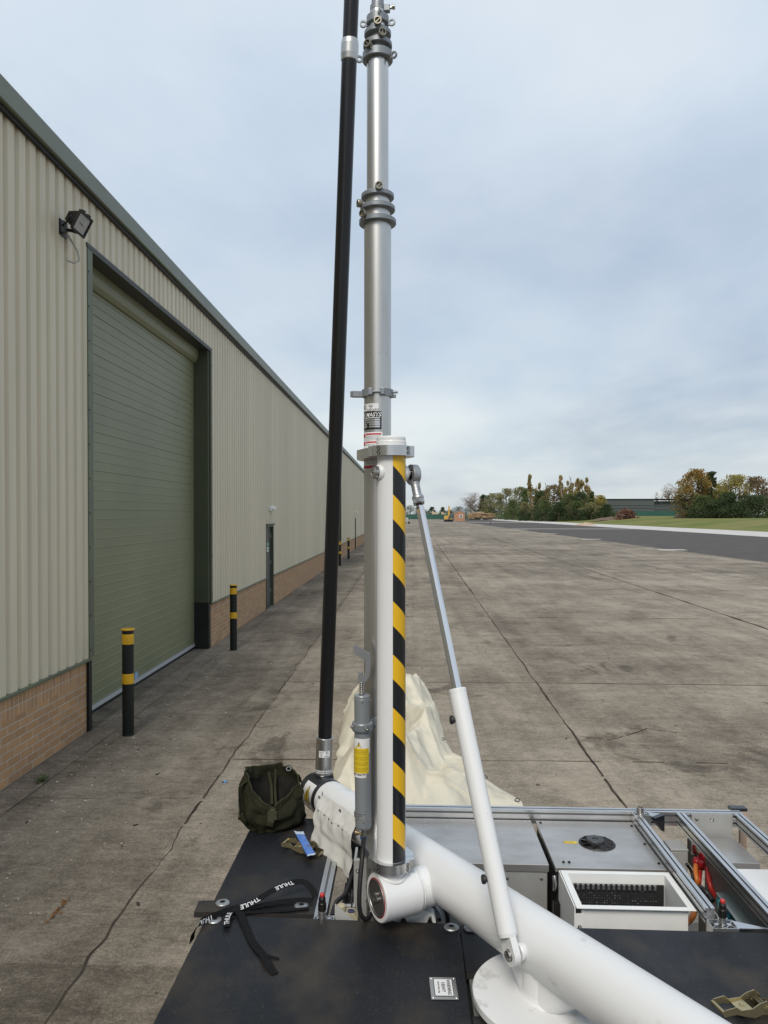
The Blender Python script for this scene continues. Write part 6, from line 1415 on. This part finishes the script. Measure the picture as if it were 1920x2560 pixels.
# ---------------------------------------------------------------- ratchet buckles
M_brz = mat('yellow_passivated_zinc', (.50, .42, .24), .32, .85, (.34, .30, .19), 18, 4, rvar=.08); M_brd = mat('dull_zinc', (.16, .14, .09), .4, .8)
def buckle(c, rz, tilt_, label, s=1.0):
    t = Thing('ratchet_buckle', label, 'ratchet buckle', c, 'brassy ratchet buckles lying on the deck')
    X = V((math.cos(rz), math.sin(rz), 0)); Y = V((-math.sin(rz), math.cos(rz), 0)); Z = V((0, 0, 1))
    T = lambda x, y, z: c + X * x * s + Y * y * s + Z * z * s
    W = .026
    for sg in (-1, 1):
        po = [(-.088, .012), (-.084, .030), (-.050, .036), (-.036, .026), (0, .028), (.020, .040), (.044, .046), (.060, .036), (.066, .020), (.056, .008), (.03, .010), (.008, .002), (-.028, .010), (-.05, .016)]
        m = MB(); n_ = len(po); o = [T(x, sg * W - .0012, z + tilt_ * (-x)) for x, z in po]; i_ = [T(x, sg * W + .0012, z + tilt_ * (-x)) for x, z in po]
        m.add(o, [tuple(range(n_))]); m.add(i_, [tuple(range(n_))[::-1]])
        for k in range(n_): j = (k + 1) % n_; m.add([o[k], o[j], i_[j], i_[k]], [(0, 3, 2, 1)])
        t.part('handle_side', m, M_brz)
        po2 = [(-.02, .004), (.02, .0), (.085, .0), (.098, .008), (.090, .016), (.055, .022), (.02, .026), (-.012, .020)]
        n_ = len(po2); o = [T(x, sg * (W - .005) - .001, z) for x, z in po2]; i_ = [T(x, sg * (W - .005) + .001, z) for x, z in po2]; m = MB()
        m.add(o, [tuple(range(n_))]); m.add(i_, [tuple(range(n_))[::-1]])
        for k in range(n_): j = (k + 1) % n_; m.add([o[k], o[j], i_[j], i_[k]], [(0, 3, 2, 1)])
        t.part('frame_side', m, M_brd)
        m = MB(); g_ = []; 
        for k in range(26): a = 2 * math.pi * k / 26; rr_ = .0175 if k % 2 else .0135; g_.append((math.cos(a) * rr_, math.sin(a) * rr_))
        yb = sg * (W - .009); o = [T(.044 + x, yb - .0012, .024 + z) for x, z in g_]; i_ = [T(.044 + x, yb + .0012, .024 + z) for x, z in g_]
        m.add(o, [tuple(range(26))]); m.add(i_, [tuple(range(26))[::-1]])
        for k in range(26): j = (k + 1) % 26; m.add([o[k], o[j], i_[j], i_[k]], [(0, 1, 2, 3)])
        t.part('ratchet_wheel', m, M_brd)
        t.part('axle_nut', MB().cyl(T(.044, sg * (W + .001), .024), T(.044, sg * (W + .006), .024), .007 * s, n=6, sm=False), M_brz)
    bar = lambda x, z, r_, nm, mm: t.part(nm, MB().cyl(T(x, -W, z), T(x, W, z), r_ * s, n=14), mm)
    bar(-.087, .022 + tilt_ * .087, .0055, 'handle_bar', M_brz); bar(.092, .008, .004, 'anchor_bar', M_brz); bar(.040, .024, .005, 'spindle', M_brd); bar(.050, .024, .005, 'spindle', M_brd)
    m = MB(); a, b, d_, e_ = T(-.034, -W, .020 + tilt_ * .034), T(-.034, W, .020 + tilt_ * .034), T(.004, W, .024), T(.004, -W, .024)
    m.add([a, b, d_, e_] + [q - Z * .0015 for q in (a, b, d_, e_)], [(0, 3, 2, 1), (4, 5, 6, 7), (0, 1, 5, 4), (2, 3, 7, 6), (1, 2, 6, 5), (3, 0, 4, 7)]); m.box(T(-.012, .004, .024), (.010 * s, .014 * s, .003)); t.part('pawl_plate', m, M_brz)
    return t
buckle(V((-.470, 3.475, ZD + .003)), R(-20), .05, 'bronze coloured ratchet buckle lying between the olive bag and the mesh cloth', 1.05)
buckle(V((1.052, 2.405, ZD + .002)), R(14), .05, 'brassy ratchet buckle on the right deck plate near the picture corner', 1.12)
# rolled black webbing next to the right buckle
m = MB(); pts = []; 
for i in range(60): a = i / 59 * 4.2 * math.pi; rr_ = .012 + .0032 * a; pts.append(V((1.215 + math.cos(a) * rr_, 2.50, ZD + .057 + math.sin(a) * rr_)))
m.ribbon(pts, [V((0, 1, 0))] * 60, .035, .003); wr = Thing('webbing_roll', 'loosely rolled dark webbing strap beside the right ratchet buckle', 'strap', (1.2, 2.5, ZD)); wr.part('webbing', m, mat('webbing_dark_green', (.008, .018, .016), .8)); wr.part('steel_ring', MB().lathe((1.186, 2.475, ZD + .085), (0, -1, .2), [(.007, 0), (.012, 0), (.012, .004), (.007, .004)], 20, closed=True), M_alum)
# blue wipe packet
c0 = [G(600 + x * .1567, 1880 + y * .1567, z) for x, y, z in ((895, 1310, ZD + .05), (1025, 1315, ZD + .05), (1200, 1620, ZD + .035), (1075, 1650, ZD + .035))]
pkt = Thing('blue_packet', 'flat blue and white plastic packet leaning on the left ratchet buckle', 'packet', c0[3])
def pk_(a, b, o=0): 
    p = c0[0].lerp(c0[1], a).lerp(c0[3].lerp(c0[2], a), b); return p + V((0, 0, .006 * math.sin(b * math.pi) * math.sin(a * math.pi) + o + .003 * mnoise.noise(V((a * 4, b * 5, 1)))))
m = MB(); m.grid(lambda a, b: pk_(a, b), 8, 16); m.grid(lambda a, b: pk_(a, b, -.006), 8, 16); m.grid(lambda a, b: pk_(0, b, -.006 * a), 1, 16); m.grid(lambda a, b: pk_(1, b, -.006 * a), 1, 16)
pkt.part('sleeve', m, mat('packet_blue', (.05, .13, .42), .3, 0, (.09, .2, .5), 40, 3))
m = MB(); m.grid(lambda a, b: pk_(-.06 + 1.12 * a, -.16 + .17 * b, .001), 6, 4); m.grid(lambda a, b: pk_(-.02 + 1.04 * a, .985 + .05 * b, .001), 6, 2); pkt.part('seal_edge', m, mat('packet_white', (.42, .5, .58), .3))

# ---------------------------------------------------------------- printed black strap
M_web = mat('black_webbing', (.0035, .0038, .0048), .8, 0, (.006, .0065, .0075), 90, 2, bump=.2, bscale=400, spec=.2); M_wpr = mat('webbing_print', (.55, .57, .58), .7)
sx = lambda x, y, z: G(460 + x * .217, 2180 + y * .217, z)
stp = Thing('tie_strap', 'black tie-down strap with white lettering looped across the left deck plates', 'strap', sx(650, 450, ZD))
def strap_path(pts, wds, name='webbing', wd_=.026):
    c = smooth_pts([sx(*p) for p in pts], 8); k = len(pts); W_ = []
    for i in range(len(c)):
        f_ = i / (len(c) - 1) * (k - 1); j = min(int(f_), k - 2); W_.append(V(wds[j]).lerp(V(wds[j + 1]), f_ - j))
    m = MB(); m.ribbon(c, W_, wd_, .0016); o = stp.part(name, m, M_web); return c, W_, o
Yv = V((.0, 1, .1)); Yt = V((0, .75, .65)); Yd = V((.3, 1, .25))
pA = [(88, 800, .74), (110, 700, .80), (178, 595, ZD + .012), (280, 540, ZD + .014), (420, 482, ZD + .015), (560, 430, ZD + .018), (690, 395, ZD + .024), (840, 325, ZD + .035), (1000, 225, ZD + .05), (1180, 145, ZD + .06), (1360, 110, ZD + .055), (1470, 190, ZD + .04), (1515, 290, ZD + .022)]
wA = [(.3, .9, 0), (.3, .9, .1), (.2, .8, .5), (.2, .6, .8), (.2, .6, .8), (.1, .7, .7), (-.3, .8, .5), (-.4, .9, .35), (-.4, .9, .3), (-.3, .95, .3), (0, .9, .4), (.8, .5, .3), (.95, .2, .1)]
cA, WA, oA = strap_path(pA, wA)
strap_path([(1490, 320, ZD + .014), (1330, 318, ZD + .013), (1150, 335, ZD + .012), (980, 365, ZD + .010), (820, 400, ZD + .008), (700, 430, ZD + .006), (620, 460, ZD + .006)], [(0, 1, 0)] * 7, wd_=.030)
strap_path([(1440, 415, ZD + .007), (1200, 440, ZD + .006), (950, 455, ZD + .005), (760, 462, ZD + .005), (640, 470, ZD + .005)], [(0, 1, 0)] * 5, wd_=.02)
strap_path([(600, 440, ZD + .012), (660, 500, ZD + .012), (720, 640, ZD + .008), (790, 800, ZD + .006), (900, 940, ZD + .008), (985, 990, ZD + .010)], [(1, .2, 0), (1, .3, 0), (1, .4, 0), (1, .5, 0), (.9, .6, 0), (.8, .7, 0)], wd_=.028)
strap_path([(905, 960, ZD + .006), (960, 1040, ZD + .014), (1010, 1120, ZD + .006), (1050, 1175, ZD + .003)], [(1, .5, 0), (1, .5, .1), (1, .4, 0), (.9, .5, 0)], wd_=.026)
strap_path([(985, 985, ZD + .011), (1040, 985, ZD + .006), (1095, 1003, ZD + .002)], [(0, 1, 0), (.2, 1, 0), (.3, 1, 0)], wd_=.012)
cC, WC, oC = strap_path([(560, 455, ZD + .016), (520, 490, ZD + .018), (500, 550, ZD + .016), (492, 628, ZD + .014)], [(1, .1, .1), (1, .1, .1), (1, .1, 0), (1, 0, 0)], wd_=.025)
def along(c, W, s0_, flip):
    """text frame running along polyline c starting at arclength s0"""
    ln = [0]
    for a, b in zip(c, c[1:]): ln.append(ln[-1] + (b - a).length)
    def fn(x, y):
        s_ = s0_ + x * flip; s_ = max(0, min(ln[-1] - 1e-4, s_)); i = 0
        while i < len(ln) - 2 and ln[i + 1] < s_: i += 1
        k = (s_ - ln[i]) / max(1e-6, ln[i + 1] - ln[i]); p = c[i].lerp(c[i + 1], k); T = (c[i + 1] - c[i]).normalized(); w_ = W[i].lerp(W[i + 1], k); w_ = (w_ - T * w_.dot(T)).normalized(); nn = T.cross(w_)
        if nn.y > 0 and nn.z < .3 or nn.z < -.1: nn = -nn
        return p + w_ * y * flip + nn * .0018
    return fn
def arclen_at(c, x, y, z):
    t_ = sx(x, y, z); best = min(range(len(c)), key=lambda i: (c[i] - t_).length); return sum((b - a).length for a, b in zip(c[:best], c[1:best + 1]))
m = MB()
for (x, y, z) in ((1165, 152, ZD + .06), (765, 360, ZD + .03), (235, 565, ZD + .013)): m = MB(); put_text(m, 'THULE', .026, along(cA, WA, arclen_at(cA, x, y, z), -1), 0, .0); stp.part('lettering', m, M_wpr, oA)
m = MB(); put_text(m, 'THULE', .026, along(cC, WC, arclen_at(cC, 500, 560, ZD + .016) - .012, -1), 0); stp.part('lettering', m, M_wpr, oC)
